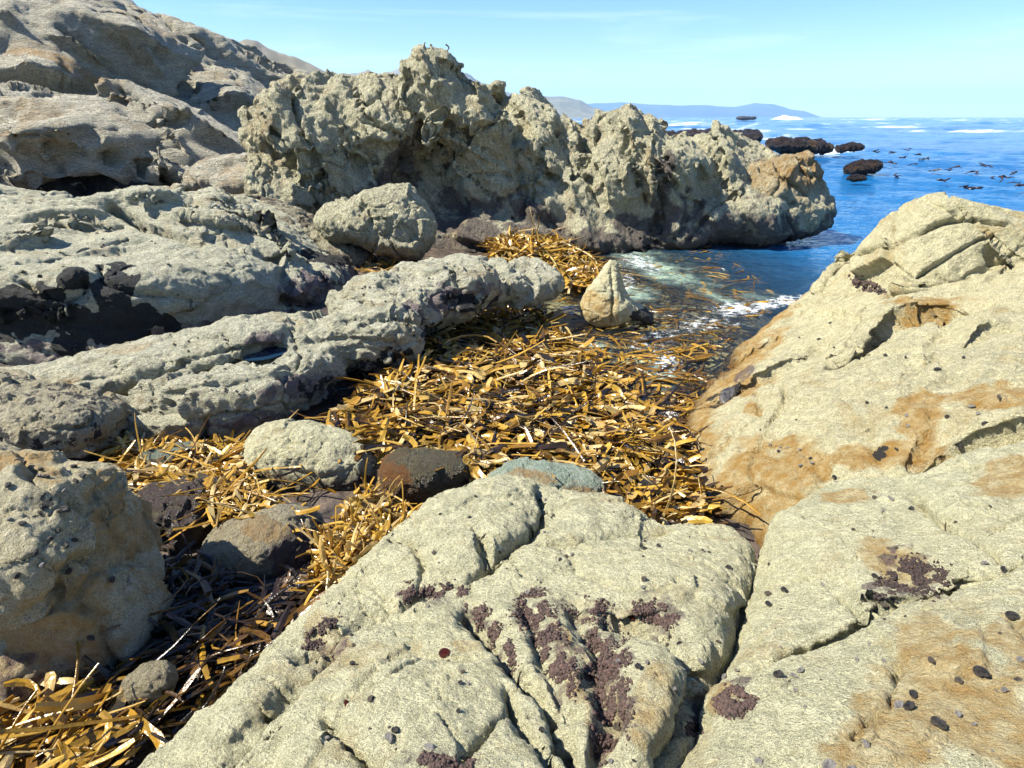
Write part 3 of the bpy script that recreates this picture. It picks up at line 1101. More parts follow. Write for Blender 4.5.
def ml_disp(V, N, u, v):
    up = np.clip((235 - v) / 60, 0, 1) * .8 + .35
    w = np.stack([fbm(V * .7, 2, off=2), fbm(V * .7, 2, off=12), fbm(V * .7, 2, off=22)], 1) * .25
    q = V + w
    return .14 * facet(q @ frame((.28, -.45, .85), (1.9, .27)), 21, .06) * up + .035 * facet(q @ frame((.28, -.45, .85), (.8, .11)) + 3, 22, .08) * up - .04 + .07 * fbm(V * .8, 2)


def ml_fine(V, N, u, v):
    return -.03 * joints(V @ frame((.3, -.4, .85), (.9, .22)), 74, .045) + .010 * facet(V @ frame((.3, -.3, .9), (.3, .08)), 23, .12) + .012 * fbm(V * 9, 4, .65)


ml_cracks = [
    ([(150, 212), (200, 228), (250, 243), (280, 256)], 4, .20), ([(0, 240), (60, 235), (110, 226), (120, 222)], 3, .1), ([(110, 205), (140, 222), (200, 240)], 3.5, .14),
    ([(60, 222), (90, 222), (115, 224)], 2.5, .08), ([(0, 262), (50, 258), (90, 250), (150, 240)], 3, .06),
    ([(285, 268), (296, 290), (300, 312)], 7, .12), ([(230, 210), (275, 235), (310, 255)], 3, .12), ([(290, 300), (320, 305)], 6, .2),
    ([(20, 280), (50, 300), (80, 296), (85, 288)], 3, .06), ([(100, 270), (100, 285), (130, 296), (190, 302)], 2.5, .05),
]


def ml_masks(M, V, N, u, v):
    M[:, 1] = np.maximum(blobmask(u, v, V, [(50, 322, 90, 26, -8), (110, 330, 90, 16, -8), (150, 318, 48, 18, -14), (120, 300, 28, 22, 0), (75, 283, 14, 8, 0), (10, 305, 30, 16, 0)], amp=.75, sc=2.6, soft=.3),
                         blobmask(u, v, V, [(330, 262, 26, 9, -10), (310, 255, 12, 6, 0)], amp=.4, sc=4, soft=.3))
    M[:, 2] = np.maximum(blobmask(u, v, V, [(310, 292, 36, 20, 0), (350, 275, 18, 20, 0), (60, 350, 120, 12, 0), (260, 318, 40, 8, 10), (190, 330, 60, 10, 10)], amp=.5, sc=3) * .7, 0)
    M[:, 0] = blobmask(u, v, V, [(60, 300, 14, 6, 0), (100, 345, 30, 8, 0), (50, 330, 20, 8, 0)], amp=.5) * .5
    M[:, 3] = 1 - np.clip((.22 - V[:, 2]) / .2, 0, .8)


def big(name, label, cat, mat, **kw):
    o = rock(name, mat, **kw)
    tag(o, label, cat)
    return o


a_ = np.array(ml_poly)
o = rock('layered_ledge', M_LEDGE, mesas=[(mlh, ml_poly, .28, .1)], bbox=((-9.2, 4, -.1), (-1.3, 10.3, 2.0)), vox=.033, sub=1, sdisp=ml_disp, band=.25,
         steps=[([(140, 214), (200, 231), (250, 246), (300, 262), (335, 272)], .16, 16), ([(0, 244), (60, 238), (112, 228)], .10, 14), ([(0, 264), (60, 258), (130, 252), (185, 246)], .08, 12), ([(60, 229), (118, 228)], .08, 6),
                ([(195, 214), (250, 226), (300, 242)], .10, 9), ([(20, 296), (60, 292), (88, 286)], .07, 10), ([(120, 268), (180, 276), (260, 282)], .03, 12)], cracks=ml_cracks, fine=ml_fine, masks=ml_masks,
         bumps=[(150, 285, 110, 28, -6, .10), (60, 325, 120, 24, -6, -.10), (215, 202, 22, 14, -10, .12), (150, 196, 30, 10, 0, .1), (180, 185, 10, 8, 0, .12), (60, 215, 50, 7, 5, .1), (40, 240, 50, 8, 5, .08),
                (335, 275, 30, 20, -10, .1), (220, 222, 60, 5, -14, .08), (75, 282, 18, 7, 0, .08)])
tag(o, 'long grey green layered ledge at the left with a black stained front face', 'rock')

# ------------------------------------------------------------------ elongated rocks
def small_disp(amp=.02, f=3.0, off=0.0):
    return lambda V, N, u, v: amp * 1.3 * facet((V + .12 / f * 3 * np.stack([fbm(V * f, 2), fbm(V * f + 9, 2), fbm(V * f + 19, 2)], 1)) @ frame((.2, -.3, .9), (1.7 / f, .75 / f)) + off, 41, .07) + amp * .7 * (billow(V * f * 1.7, 3, off=off) - .3) + amp * .6 * fbm(V * f * .6 + off, 3)


def small_fine(a, f, off=0.0):
    return lambda V, N, u, v: -a * 2.2 * joints(V * f * .3 + off, 75, .04) + a * 1.3 * fbm(V * f * .7 + off, 4, .65)


def wetlow(z0, dz, r=0, g=0, b=0, base=None):
    def fn(M, V, N, u, v):
        w = np.clip((z0 - V[:, 2] + .06 * fbm(V * 4, 2)) / dz, 0, 1)
        M[:, 0] = r
        M[:, 1] = g
        M[:, 2] = np.maximum(b, w * .6)
        if base:
            base(M, V, N, u, v)
        M[:, 3] = 1 - w
    return fn


e1 = [ell(*a) for a in [(165, 362, 4.55, 125, 26, .36, 12), (235, 345, 4.9, 65, 22, .32, 14), (80, 382, 4.3, 65, 19, .3, 8), (10, 392, 4.2, 50, 14, .3, 0)]]
o = rock('long_rock', M_LEDGE, ells=e1, k=.12, vox=.022, zmin=-.05, sub=1, warp=(.06, .6), bumps=[(264, 353, 24, 11, 12, -.11)], disp=[small_disp(.030, 2.6)], fine=small_fine(.008, 12),
         cracks=[([(155, 385), (185, 362), (215, 352), (260, 345)], 3, .03), ([(60, 385), (120, 372), (170, 352)], 2.5, .02), ([(200, 375), (240, 365)], 2.5, .02)],
         masks=wetlow(.22, .12, base=lambda M, V, N, u, v: (M.__setitem__((slice(None), 0), blobmask(u, v, V, [(130, 348, 40, 6, 10), (50, 380, 30, 10, 0)], amp=.5) * .5),
                                                            M.__setitem__((slice(None), 2), np.maximum(M[:, 2], blobmask(u, v, V, [(265, 345, 24, 14, 0)], amp=.5) * .7)))))
tag(o, 'long low pale rock between the black faced ledge and the kelp ridge', 'rock')

e2 = [ell(*a) for a in [(205, 402, 4.0, 76, 30, .28, 8), (262, 388, 4.2, 50, 24, .28, 10), (162, 412, 3.9, 34, 24, .2, 20), (345, 338, 4.95, 62, 25, .34, 12), (300, 345, 4.8, 24, 20, .28, 20), (310, 372, 4.5, 30, 26, .28, 0), (385, 322, 5.4, 58, 26, .4, 24),
                        (365, 298, 5.7, 32, 20, .3, 22), (410, 290, 6.0, 44, 20, .4, 10), (432, 300, 6.0, 62, 26, .45, 18), (480, 285, 6.6, 52, 20, .45, 6), (440, 280, 6.6, 50, 14, .4, 2), (525, 280, 7.0, 30, 13, .45, -5), (382, 345, 4.9, 40, 26, .25, 30)]]
o = rock('knobbly_ridge', M_LEDGE, ells=e2, k=.10, vox=.022, zmin=-.15, sub=1, warp=(.07, .6), bumps=[(264, 353, 24, 11, 12, -.11)], disp=[small_disp(.045, 2.6, 3)], fine=small_fine(.009, 12),
         cracks=[([(290, 330), (300, 355), (295, 372)], 3.5, .05), ([(345, 320), (400, 318), (440, 335)], 3.5, .05), ([(350, 300), (370, 306), (400, 300), (415, 285)], 3, .05), ([(380, 285), (395, 292)], 3, .04),
                 ([(450, 268), (462, 290), (450, 310)], 3.5, .05), ([(495, 270), (505, 292)], 3, .05), ([(150, 395), (215, 388), (290, 378)], 2.5, .02), ([(280, 345), (340, 338), (395, 345)], 3, .03)],
         masks=wetlow(.16, .14, base=lambda M, V, N, u, v: (M.__setitem__((slice(None), 1), blobmask(u, v, V, [(360, 385, 70, 22, 20), (470, 300, 30, 8, 0), (430, 330, 20, 10, 30)], amp=.7, sc=5) * .55),
                                                            M.__setitem__((slice(None), 2), np.maximum(M[:, 2], blobmask(u, v, V, [(450, 300, 50, 14, 10), (320, 385, 60, 14, 10), (240, 418, 60, 8, 5)], amp=.7, sc=5) * .7)),
                                                            M.__setitem__((slice(None), 0), blobmask(u, v, V, [(480, 272, 40, 6, 0), (400, 300, 40, 8, 10)], amp=.5) * .35))))
tag(o, 'knobbly low rock ridge running along the left edge of the kelp raft', 'rock')

# ------------------------------------------------------------------ boulders
def boulder(name, label, mat, ells, vox=.015, amp=.02, f=3.5, cat='boulder', fineamp=.005, ff=18, off=0, k=.1, cracks=(), masks=None, zmin=None, warp=None, bumps=()):
    o = rock(name, mat, ells=ells, k=k, vox=vox, sub=1, disp=[small_disp(amp, f, off)], fine=small_fine(fineamp, ff, off), cracks=cracks, masks=masks, zmin=zmin, warp=warp, bumps=bumps)
    tag(o, label, cat)
    return o


def lb_masks(M, V, N, u, v):
    M[:, 0] = blobmask(u, v, V, [(130, 520, 40, 90, 25), (60, 640, 70, 50, 0), (20, 470, 40, 20, 0), (90, 590, 40, 40, 0)], amp=.9, sc=5) * .85
    M[:, 1] = blobmask(u, v, V, [(45, 500, 22, 22, 0), (70, 535, 14, 12, 0)], amp=.8, sc=8) * .35
    M[:, 2] = np.maximum(blobmask(u, v, V, [(40, 670, 70, 24, 0)], amp=.6, sc=5) * .6, 0)
    M[:, 3] = 1 - .5 * np.clip((.35 - V[:, 2]) / .2, 0, 1)


boulder('boulder', 'big rough ochre and grey boulder on the left edge, dotted with snails', M_BOULDER,
        [ell(-20, 565, 2.05, 145, 108, .40, -12, 4), ell(68, 570, 1.95, 62, 96, .30, 26, 3.6), ell(10, 645, 1.8, 80, 48, .28, -5, 3.4)], vox=.012, amp=.045, f=2.2, off=2, k=.08,
        masks=lb_masks, cracks=[([(0, 585), (30, 600), (60, 590)], 5, .015), ([(95, 470), (110, 520), (150, 560)], 3, .008), ([(20, 530), (60, 560), (80, 600)], 3, .008)], bumps=[(15, 590, 40, 28, 0, .02)])
mb = lambda r, g, b, lst: (lambda M, V, N, u, v: (M.__setitem__((slice(None), 0), np.maximum(r, blobmask(u, v, V, lst, amp=.5) * .8))))
boulder('boulder', 'rounded olive boulder with dark snails beside the kelp pile', M_NEAR, [ell(306, 462, 3.35, 60, 37, .24, -8, 2.6), ell(350, 468, 3.35, 42, 28, .2, -20, 2.4)], amp=.014, f=4, off=11, k=.08,
        masks=wetlow(.26, .1, base=mb(0, 0, 0, [(270, 486, 40, 14, -20), (330, 495, 30, 10, 0)])), cracks=[([(285, 470), (320, 478), (350, 470)], 3, .012)])
boulder('boulder', 'small wet dark boulder with an orange left side, below the kelp pile', M_WET, [ell(415, 475, 3.1, 34, 25, .17, 4, 2.4), ell(446, 472, 3.15, 26, 18, .14, 20, 2.2)], amp=.008, f=5, off=23, k=.06,
        masks=lambda M, V, N, u, v: (M.__setitem__((slice(None), 0), blobmask(u, v, V, [(390, 480, 18, 26, 0), (405, 497, 26, 10, 0)], amp=.5) * 1.0), M.__setitem__((slice(None), 3), .3)))
boulder('boulder', 'flat pale green crusted stone half buried in kelp above the foreground ledge', M_GREEN, [ell(556, 482, 3.0, 50, 16, .16, -8, 2.3), ell(520, 484, 2.95, 34, 14, .14, 8, 2.3)], amp=.008, f=5, off=31, k=.06,
        masks=lambda M, V, N, u, v: M.__setitem__((slice(None), 0), blobmask(u, v, V, [(520, 480, 34, 12, 0), (590, 494, 30, 7, -10)], amp=.5) * .95))
boulder('boulder', 'grey brown stone lying in the shaded gully among dark kelp strands', M_BOULDER, [ell(250, 552, 2.5, 46, 34, .2, 14, 2.5), ell(290, 540, 2.6, 30, 34, .2, 0, 2.3)], amp=.01, f=5, off=41, k=.06,
        masks=lambda M, V, N, u, v: (M.__setitem__((slice(None), 0), blobmask(u, v, V, [(270, 532, 30, 14, 0)], amp=.5) * .9), M.__setitem__((slice(None), 2), blobmask(u, v, V, [(300, 560, 30, 50, 0), (230, 585, 50, 14, 0)], amp=.6) * .9),
                                     M.__setitem__((slice(None), 3), .45)))
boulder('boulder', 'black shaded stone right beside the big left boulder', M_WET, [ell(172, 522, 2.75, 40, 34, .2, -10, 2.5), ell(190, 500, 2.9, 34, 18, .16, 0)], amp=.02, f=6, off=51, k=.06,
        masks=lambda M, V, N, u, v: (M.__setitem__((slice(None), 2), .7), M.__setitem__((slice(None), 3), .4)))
boulder('boulder', 'dark mottled rock at the left edge under the long low rock', M_BOULDER, [ell(35, 418, 3.5, 78, 24, .3, -6, 2.6), ell(-30, 400, 3.7, 60, 26, .3, 0, 2.6)], amp=.025, f=4, off=61, k=.08,
        masks=lambda M, V, N, u, v: (M.__setitem__((slice(None), 2), .35), M.__setitem__((slice(None), 1), .35), M.__setitem__((slice(None), 3), .7)))
for a, lab in [((180, 452, 3.45, 20, 8, .08, 6), 'small olive stone in the kelp, left of a pair near the olive boulder'), ((158, 462, 3.3, 20, 11, .08, 0), 'dark green stone in the kelp under the knobbly ridge'),
               ((150, 683, 1.55, 26, 19, .07, 20), 'warty brown round stone at the mouth of the gully')]:
    boulder('stone', lab, M_GREEN if 'olive' in lab or 'green' in lab else M_BOULDER, [ell(*a)], vox=.01, amp=.006, f=8, off=a[0], cat='stone', fineamp=.002, ff=60,
            masks=lambda M, V, N, u, v: (M.__setitem__((slice(None), 2), .35), M.__setitem__((slice(None), 3), .4)))

boulder('boulder', 'pale topped boulder leaning in the hollow under the tall outcrop', M_BACK, [ell(392, 222, 8.9, 42, 30, .5, -18, 2.8), ell(360, 218, 8.9, 40, 18, .45, 14, 2.4), ell(333, 216, 8.9, 13, 11, .25, 0), ell(400, 198, 9.0, 20, 14, .3, 0)],
        vox=.03, amp=.045, f=1.8, off=71, fineamp=.014, ff=9, k=.12, cracks=[([(360, 195), (368, 215), (372, 225)], 2.5, .06)],
        masks=wetlow(.75, .5, r=.1))
boulder('boulder', 'brown rounded rock in the shadow between the layered ledge and the tall outcrop', M_BACK, [ell(300, 232, 9.3, 44, 18, .5, -28, 2.4), ell(262, 212, 9.8, 30, 12, .4, -20, 2.4), ell(345, 250, 9.0, 26, 10, .4, -20)],
        vox=.035, amp=.05, f=1.6, off=81, fineamp=.012, ff=9, k=.12, masks=lambda M, V, N, u, v: (M.__setitem__((slice(None), 2), .5), M.__setitem__((slice(None), 0), .35), M.__setitem__((slice(None), 3), .7)))
boulder('shelf_rock', 'smooth brown shelf of rock between the cliff foot and the tall outcrop', M_SLOPE, [ell(232, 168, 11.8, 34, 11, .6, 8, 2.6), ell(215, 180, 11.5, 22, 8, .5, 0, 2.4), ell(245, 182, 11.2, 24, 10, .5, 10, 2.4)], cat='rock',
        vox=.04, amp=.05, f=1.3, off=91, fineamp=.012, ff=9, k=.12, masks=lambda M, V, N, u, v: (M.__setitem__((slice(None), 0), .35)))
boulder('cone_rock', 'pointed cone shaped rock standing in the kelp filled water', M_NEAR, [ell(606, 308, 6.75, 25, 18, .26, 0, 2.2), ell(608, 293, 6.78, 18, 20, .2, 0, 2.0), ell(611, 276, 6.8, 9, 16, .12, 0, 2.0), ell(635, 312, 6.85, 20, 9, .22, -25, 2.0)],
        vox=.018, amp=.010, f=3.5, off=101, fineamp=.006, ff=16, k=.10, cracks=[([(610, 268), (614, 295), (612, 322)], 2.5, .03), ([(620, 280), (626, 300)], 2, .02)],
        masks=lambda M, V, N, u, v: (M.__setitem__((slice(None), 0), np.maximum(np.clip((.3 - V[:, 2]) / .25, 0, 1) * (u < 612), blobmask(u, v, V, [(614, 312, 8, 16, 0), (594, 308, 16, 20, 10)], amp=.3, sc=6) * 1.0)),
                                     M.__setitem__((slice(None), 1), blobmask(u, v, V, [(648, 316, 18, 10, 0)], amp=.3) * .8),  # black patch paints the cone's cast shadow and its dark wet base
                                     M.__setitem__((slice(None), 3), 1 - .6 * np.clip((.06 - V[:, 2]) / .06, 0, 1))))

# rocks out in the sea
for nm, lab, lst, amp in [
    ('sea_rock', 'largest black rock in the sea beyond the golden boulder', [(800, 146, 42, 22, 5, 1.4, 0), (785, 145, 42, 12, 3.6, 1.0, 0), (815, 148, 42, 12, 3.4, 1.0, 0)], .14),
    ('sea_rock', 'small black rock just right of the largest sea rock', [(853, 147, 45, 9, 3, .7, 0), (841, 149, 45, 4, 3, .5, 0)], .08),
    ('sea_rock', 'dark red brown wet rock standing in blue water right of the golden boulder', [(865, 167, 27, 14, 5.5, .6, 8), (856, 169, 27, 8, 4, .45, 0)], .06),
    ('sea_rock', 'low dark rock barely above the water in front of the red brown rock', [(857, 178, 24.5, 8, 2.6, .3, 0)], .03),
    ('sea_rock', 'dark reef in white surf behind the end of the tall outcrop', [(700, 138, 62, 40, 5, 2, 0), (735, 137, 60, 22, 3.5, 2, 0), (660, 132, 70, 30, 4, 2, 0)], .3),
    ('sea_rock', 'thin black reef on the horizon left of the breaking wave', [(746, 118.2, 420, 9, 1.1, 6, 0)], .3)]:
    e_ = [ell(*a) for a in lst]
    m_ = max(e_[0][2])
    o = rock(nm, M_DARK, ells=e_, k=m_ * .15, vox=m_ / 26, sub=1, disp=[lambda V, N, u, v, amp=amp, m_=m_: amp * 1.6 * (billow(V * 1.6 / m_, 3, off=3) - .25)],
             fine=lambda V, N, u, v, amp=amp, m_=m_: amp * .35 * fbm(V * 9 / m_, 2), masks=lambda M, V, N, u, v: (M.__setitem__((slice(None), 3), .3), M.__setitem__((slice(None), 0), .25 if lst[0][0] in (865,) else 0)))
    tag(o, lab, 'sea rock')
print('all rocks', round(time.time() - T0, 1))

# ------------------------------------------------------------------ seabed / shore ground
def seabed_z(X, Y):
    r = RBF([(-4, 1, .15), (-2, 1.5, .12), (-1.2, 2.2, .1), (-.8, 3, .12), (.3, 3, .05), (1, 3.2, -.05), (1.0, 7.5, -.14), (1.8, 7.6, -.2), (.3, 8.3, -.1), (1.3, 4.6, -.08), (1.5, 5.8, -.12), (-2, 4, .1), (-6, 4, .3), (0, 4.5, .02), (.8, 5, -.12), (-1, 6, .0), (.3, 7, -.15), (1.2, 6, -.25),
             (-3, 9, .35), (-6, 12, .7), (-12, 12, .9), (0, 9.3, .05), (.8, 9.0, -.10), (1.6, 10, -.15), (2.4, 8, -.22), (3.2, 10.5, -.5), (4, 9.5, -.75), (6, 12, -2.0), (0, 13, -.4), (10, 14, -3.2), (8, 8, -2.5), (12, 3, -2.5), (3, 1, .2),
             (-10, 30, 2), (-5, 30, 0), (0, 25, -1.5), (8, 30, -4), (-20, 30, 4), (-30, 10, 3), (-14, 2, 1), (30, 30, -5), (2.4, 6.6, -.2), (0, -1, .2)])
    return r(X, Y)


xs = np.concatenate([-np.geomspace(9000, 31, 14), np.arange(-30, -4, .5), np.arange(-4, 6, .07), np.arange(6, 30, .5), np.geomspace(31, 9000, 14)])
ys = np.concatenate([-np.geomspace(200, 2, 5), np.arange(-1.5, 11, .07), np.arange(11, 36, .5), np.geomspace(37, 9400, 16)])
GX, GY = np.meshgrid(xs, ys, indexing='ij')
far = np.clip((np.hypot(GX, GY) - 28) / 25, 0, 1)
GZ = seabed_z(np.clip(GX, -30, 30), np.clip(GY, -2, 34)) * (1 - far) + far * -6.0
VV = np.stack([GX.ravel(), GY.ravel(), GZ.ravel()], 1).astype(F32)
nearm = np.clip(1 - np.hypot(VV[:, 0], VV[:, 1] - 5) / 25, 0, 1)
VV[:, 2] += (.05 * (billow(VV * 2.2, 3) - .3) + .02 * fbm(VV * 6, 2)) * nearm
nx, ny = len(xs), len(ys)
idx = np.arange(nx * ny).reshape(nx, ny)
Q = np.stack([idx[:-1, :-1].ravel(), idx[1:, :-1].ravel(), idx[1:, 1:].ravel(), idx[:-1, 1:].ravel()], 1)
me = mesh_np('seabed', VV, Q)
ub_, vb_ = proj(VV)
attr(me, 'sand', blobmask(ub_, vb_, VV, [(680, 272, 70, 13, -14), (620, 256, 40, 8, 0), (645, 366, 26, 9, 0), (640, 250, 60, 8, 0)], amp=.35, sc=1.5) * (VV[:, 1] > 0))
m, nt, b, out = newmat('seabed_rock')
q = NB(nt)
co = q.coord()
g_ = q.n('ShaderNodeNewGeometry')
sx = q.n('ShaderNodeSeparateXYZ')
q.l(g_.outputs['Position'], sx.inputs[0])
deep = q.ramp(sx.outputs[2], -.02, -.12)
c1 = q.mix(q.ramp(q.noise(co, 5, 5, .7), .42, .6), (.035, .026, .02), (.12, .085, .06))
sand = q.n('ShaderNodeAttribute', attribute_name='sand').outputs['Fac']
c2 = q.mix(q.ramp(q.noise(co, 3.5, 5, .7, .5), .42, .58), (.46, .36, .18), (.26, .22, .14))
c2 = q.mix(q.ramp(q.math('ADD', sand, q.math('SUBTRACT', q.noise(co, 4, 5, .7), .5)), .0, .45), c2, (.70, .78, .60))
q.l(q.mix(deep, c1, c2), b.inputs['Base Color'])
b.inputs['Roughness'].default_value = .6
q.l(q.bump(q.noise(co, 18, 5, .7), .02), b.inputs['Normal'])
o = link('seabed', me, m, rebase=False)
tag(o, 'rocky sea bed and dark gravelly floor between the rocks', 'sea bed', kind='structure')

# ------------------------------------------------------------------ sea
def wav(X, Y, R):
    """gentle chop + swell, faded in the sheltered inlet and with distance"""
    out = np.zeros_like(X)
    r2 = np.random.default_rng(21)
    shelter = np.clip((R - 5) / 20, .10, 1)
    for i in range(46):
        lam = np.geomspace(.22, 22, 46)[i]
        th = r2.normal(-.5, .75) - math.pi / 2
        ph = r2.uniform(0, 6.28)
        k_ = 2 * math.pi / lam
        amp = .0075 * lam ** .85
        fade = np.clip((lam / (R * .012 + .02) - 1.5) / 2, 0, 1)
        s = np.sin(k_ * (X * math.cos(th) + Y * math.sin(th)) + ph)
        out += amp * fade * (1 - 2 * np.abs(s) ** 1.0 * .5 - .5 + .5 * s)
    return out * shelter * .55


rr = np.concatenate([np.geomspace(1.2, 60, 640), np.geomspace(61, 9300, 190)])
th = np.radians(np.linspace(-72, 72, 900))
RR, TH = np.meshgrid(rr, th, indexing='ij')
SX, SY = RR * np.sin(TH), RR * np.cos(TH)
SZ = wav(SX, SY, RR)
VS = np.stack([SX.ravel(), SY.ravel(), SZ.ravel()], 1).astype(F32)
Rf = RR.ravel()
# swell lumps far out
sw = fbm(np.stack([VS[:, 0] / 55, VS[:, 1] / 16, 0 * Rf], 1), 3)
VS[:, 2] += (np.clip(sw, 0, 1) ** 2 * 1.1 * np.clip((Rf - 45) / 80, 0, 1)).astype(F32) * (Rf < 1500)
small = np.clip(1 - Rf / 30, 0, 1)
ns = np.clip(Rf < 22, 0, 1)
sel = Rf < 22
VS[sel, 2] += .010 * fbm(np.stack([VS[sel, 0] * 4, VS[sel, 1] * 6, 0 * Rf[sel]], 1), 3)
u, v = proj(VS)
# foam where water breaks
foam = np.zeros(len(VS), F32)
jf = fbm(VS * np.array([1.2, 1.2, 0], F32) + 5, 3) * .55


def fo(cx, cy, rx, ry, s, rot=0):
    global foam
    c_, s_ = math.cos(math.radians(rot)), math.sin(math.radians(rot))
    dx, dy = u - cx, cy - v
    q_ = np.sqrt(((dx * c_ + dy * s_) / rx) ** 2 + ((-dx * s_ + dy * c_) / ry) ** 2)
    foam = np.maximum(foam, s * np.clip(1.25 - q_ + jf, 0, 1))


near = Rf < 40
fo(738, 308, 30, 8, .62, -5)
fo(770, 305, 34, 5, .6, 10)
fo(700, 325, 40, 8, .35, 0)
fo(640, 262, 26, 8, .45, -15)
fo(625, 285, 12, 12, .4, 0)
fo(575, 310, 22, 6, .5, 0)
fo(665, 360, 14, 22, .55, 50)
fo(650, 345, 30, 12, .35, 20)
fo(610, 322, 36, 5, .5, 0)
foam *= near
ff = np.zeros(len(VS), F32)
farm = Rf > 40
for (cx, cy, rx, ry, s) in [(660, 126, 60, 2.2, .75), (700, 124, 70, 2, .7), (690, 134, 60, 4, .8), (735, 130, 40, 3.5, .85), (765, 136, 40, 4, .9), (845, 149, 40, 3, .7), (800, 152, 40, 2.5, .6), (880, 127, 70, 1.6, .75),
                            (930, 131, 60, 1.5, .6), (1010, 131, 60, 1.8, .7), (860, 119.5, 50, .9, .7), (940, 120, 60, .7, .5), (620, 121, 60, 1.5, .6), (560, 122, 60, 2, .6)]:
    q_ = np.sqrt(((u - cx) / rx) ** 2 + ((v - cy) / ry) ** 2)
    ff = np.maximum(ff, s * np.clip(1.2 - q_, 0, 1))
nz = fbm(np.stack([VS[:, 0] / (Rf * .06 + 1), VS[:, 1] / (Rf * .10 + 1) * 4, 0 * Rf], 1) + 3, 4, .6)
ff = np.clip(ff + (nz - .15) * .9 * (ff > .02), 0, 1) * farm
# scattered white caps
cap = fbm(np.stack([VS[:, 0] / 30, VS[:, 1] / 7, 0 * Rf], 1) + 9, 3, .6)
ff = np.maximum(ff, np.clip((cap - .62) * 5, 0, .8) * (Rf > 60))
foam = np.maximum(foam, ff)
# how shallow (water depth) so the bed shows through near the kelp
bed = seabed_z(np.clip(VS[:, 0], -30, 30), np.clip(VS[:, 1], -2, 34))
dpt = np.where(Rf < 33, -bed, 6.0)
me = mesh_np('sea', VS, np.stack([i_.ravel() for i_ in (lambda I: (I[:-1, :-1], I[:-1, 1:], I[1:, 1:], I[1:, :-1]))(np.arange(len(rr) * len(th)).reshape(len(rr), len(th)))], 1))
attr(me, 'foam', foam)
milk = np.zeros(len(VS), F32)
for (cx, cy, rx, ry, rot) in [(672, 272, 80, 12, -17), (625, 252, 50, 9, -10), (630, 292, 26, 10, 0), (718, 296, 30, 7, -20), (598, 350, 18, 9, 0), (660, 372, 14, 20, 40)]:
    c_, s_ = math.cos(math.radians(rot)), math.sin(math.radians(rot))
    dx, dy = u - cx, cy - v
    q_ = np.sqrt(((dx * c_ + dy * s_) / rx) ** 2 + ((-dx * s_ + dy * c_) / ry) ** 2)
    milk = np.maximum(milk, np.clip(1.3 - q_ + jf * .9, 0, 1))
attr(me, 'milk', milk * near)
attr(me, 'depth', np.clip(dpt, 0, 6))
if me.polygons[0].normal.z < 0:
    me.flip_normals()
m, nt, b, out = newmat('sea_water')
q = NB(nt)
co = q.coord()
fa = q.n('ShaderNodeAttribute', attribute_name='foam').outputs['Fac']
da = q.n('ShaderNodeAttribute', attribute_name='depth').outputs['Fac']
big_ = q.noise(q.mapping(co, (.02, .06, 1)), 1.0, 4, .6)
deepc = q.mix(q.ramp(big_, .35, .65), (.006, .082, .24), (.012, .14, .34))
shal = q.mix(q.ramp(da, .15, 1.6), (.045, .12, .20), deepc)
q.l(shal, b.inputs['Base Color'])
b.inputs['Roughness'].default_value = .06
b.inputs['IOR'].default_value = 1.33
dist_fade = q.n('ShaderNodeNewGeometry')
n_a = q.noise(q.mapping(co, (1, 1.6, 1)), 5.0, 5, .6, .3)
n_b = q.noise(q.mapping(co, (1, 2.2, 1)), .9, 5, .65, .3)
bmp = q.bump(n_b, .35, .8)
bmp = q.bump(n_a, .07, .8, bmp)
bmp = q.bump(q.noise(q.mapping(co, (1, 1.5, 1)), 17, 4, .6, .5), .018, .8, bmp)
q.l(bmp, b.inputs['Normal'])
tr = q.n('ShaderNodeBsdfTransparent')
tr.inputs[0].default_value = (.86, .90, .84, 1)
gl = q.n('ShaderNodeBsdfGlossy')
gl.inputs['Roughness'].default_value = .05
q.l(bmp, gl.inputs['Normal'])
fr = q.n('ShaderNodeFresnel')
fr.inputs[0].default_value = 1.33
q.l(bmp, fr.inputs['Normal'])
clear = q.n('ShaderNodeMixShader')
q.l(fr.outputs[0], clear.inputs[0])
q.l(tr.outputs[0], clear.inputs[1])
q.l(gl.outputs[0], clear.inputs[2])
body = q.n('ShaderNodeMixShader')
mk = q.n('ShaderNodeAttribute', attribute_name='milk').outputs['Fac']
mk = q.math('MULTIPLY', mk, q.ramp(q.noise(co, 3.5, 5, .7, .8), .34, .62, .25, 1))
q.l(q.mix(mk, shal, (.40, .52, .37)), b.inputs['Base Color'])
q.l(q.math('MAXIMUM', q.ramp(da, .12, 1.6, .02, 1.0), q.math('MULTIPLY', mk, .85)), body.inputs[0])
q.l(clear.outputs[0], body.inputs[1])
q.l(b.outputs[0], body.inputs[2])
fb = q.n('ShaderNodeBsdfDiffuse')
fb.inputs[0].default_value = (.74, .78, .78, 1)
fn_ = q.math('ADD', q.math('ADD', fa, q.math('MULTIPLY', q.math('SUBTRACT', q.vor(co, 11), .42), .9)), q.math('MULTIPLY', q.math('SUBTRACT', q.noise(co, 26, 6, .8, .8), .5), 3.2))
ff_ = q.math('MULTIPLY', q.ramp(fn_, .45, 1.05), q.ramp(fa, .02, .20))
mx = q.n('ShaderNodeMixShader')
q.l(q.math('MULTIPLY', ff_, .92), mx.inputs[0])
q.l(body.outputs[0], mx.inputs[1])
q.l(fb.outputs[0], mx.inputs[2])
q.l(mx.outputs[0], out.inputs[0])
o = link('sea', me, m, rebase=False)
tag(o, 'blue choppy sea reaching the horizon and filling the rocky inlet', 'sea', kind='structure')
print('sea', round(time.time() - T0, 1))

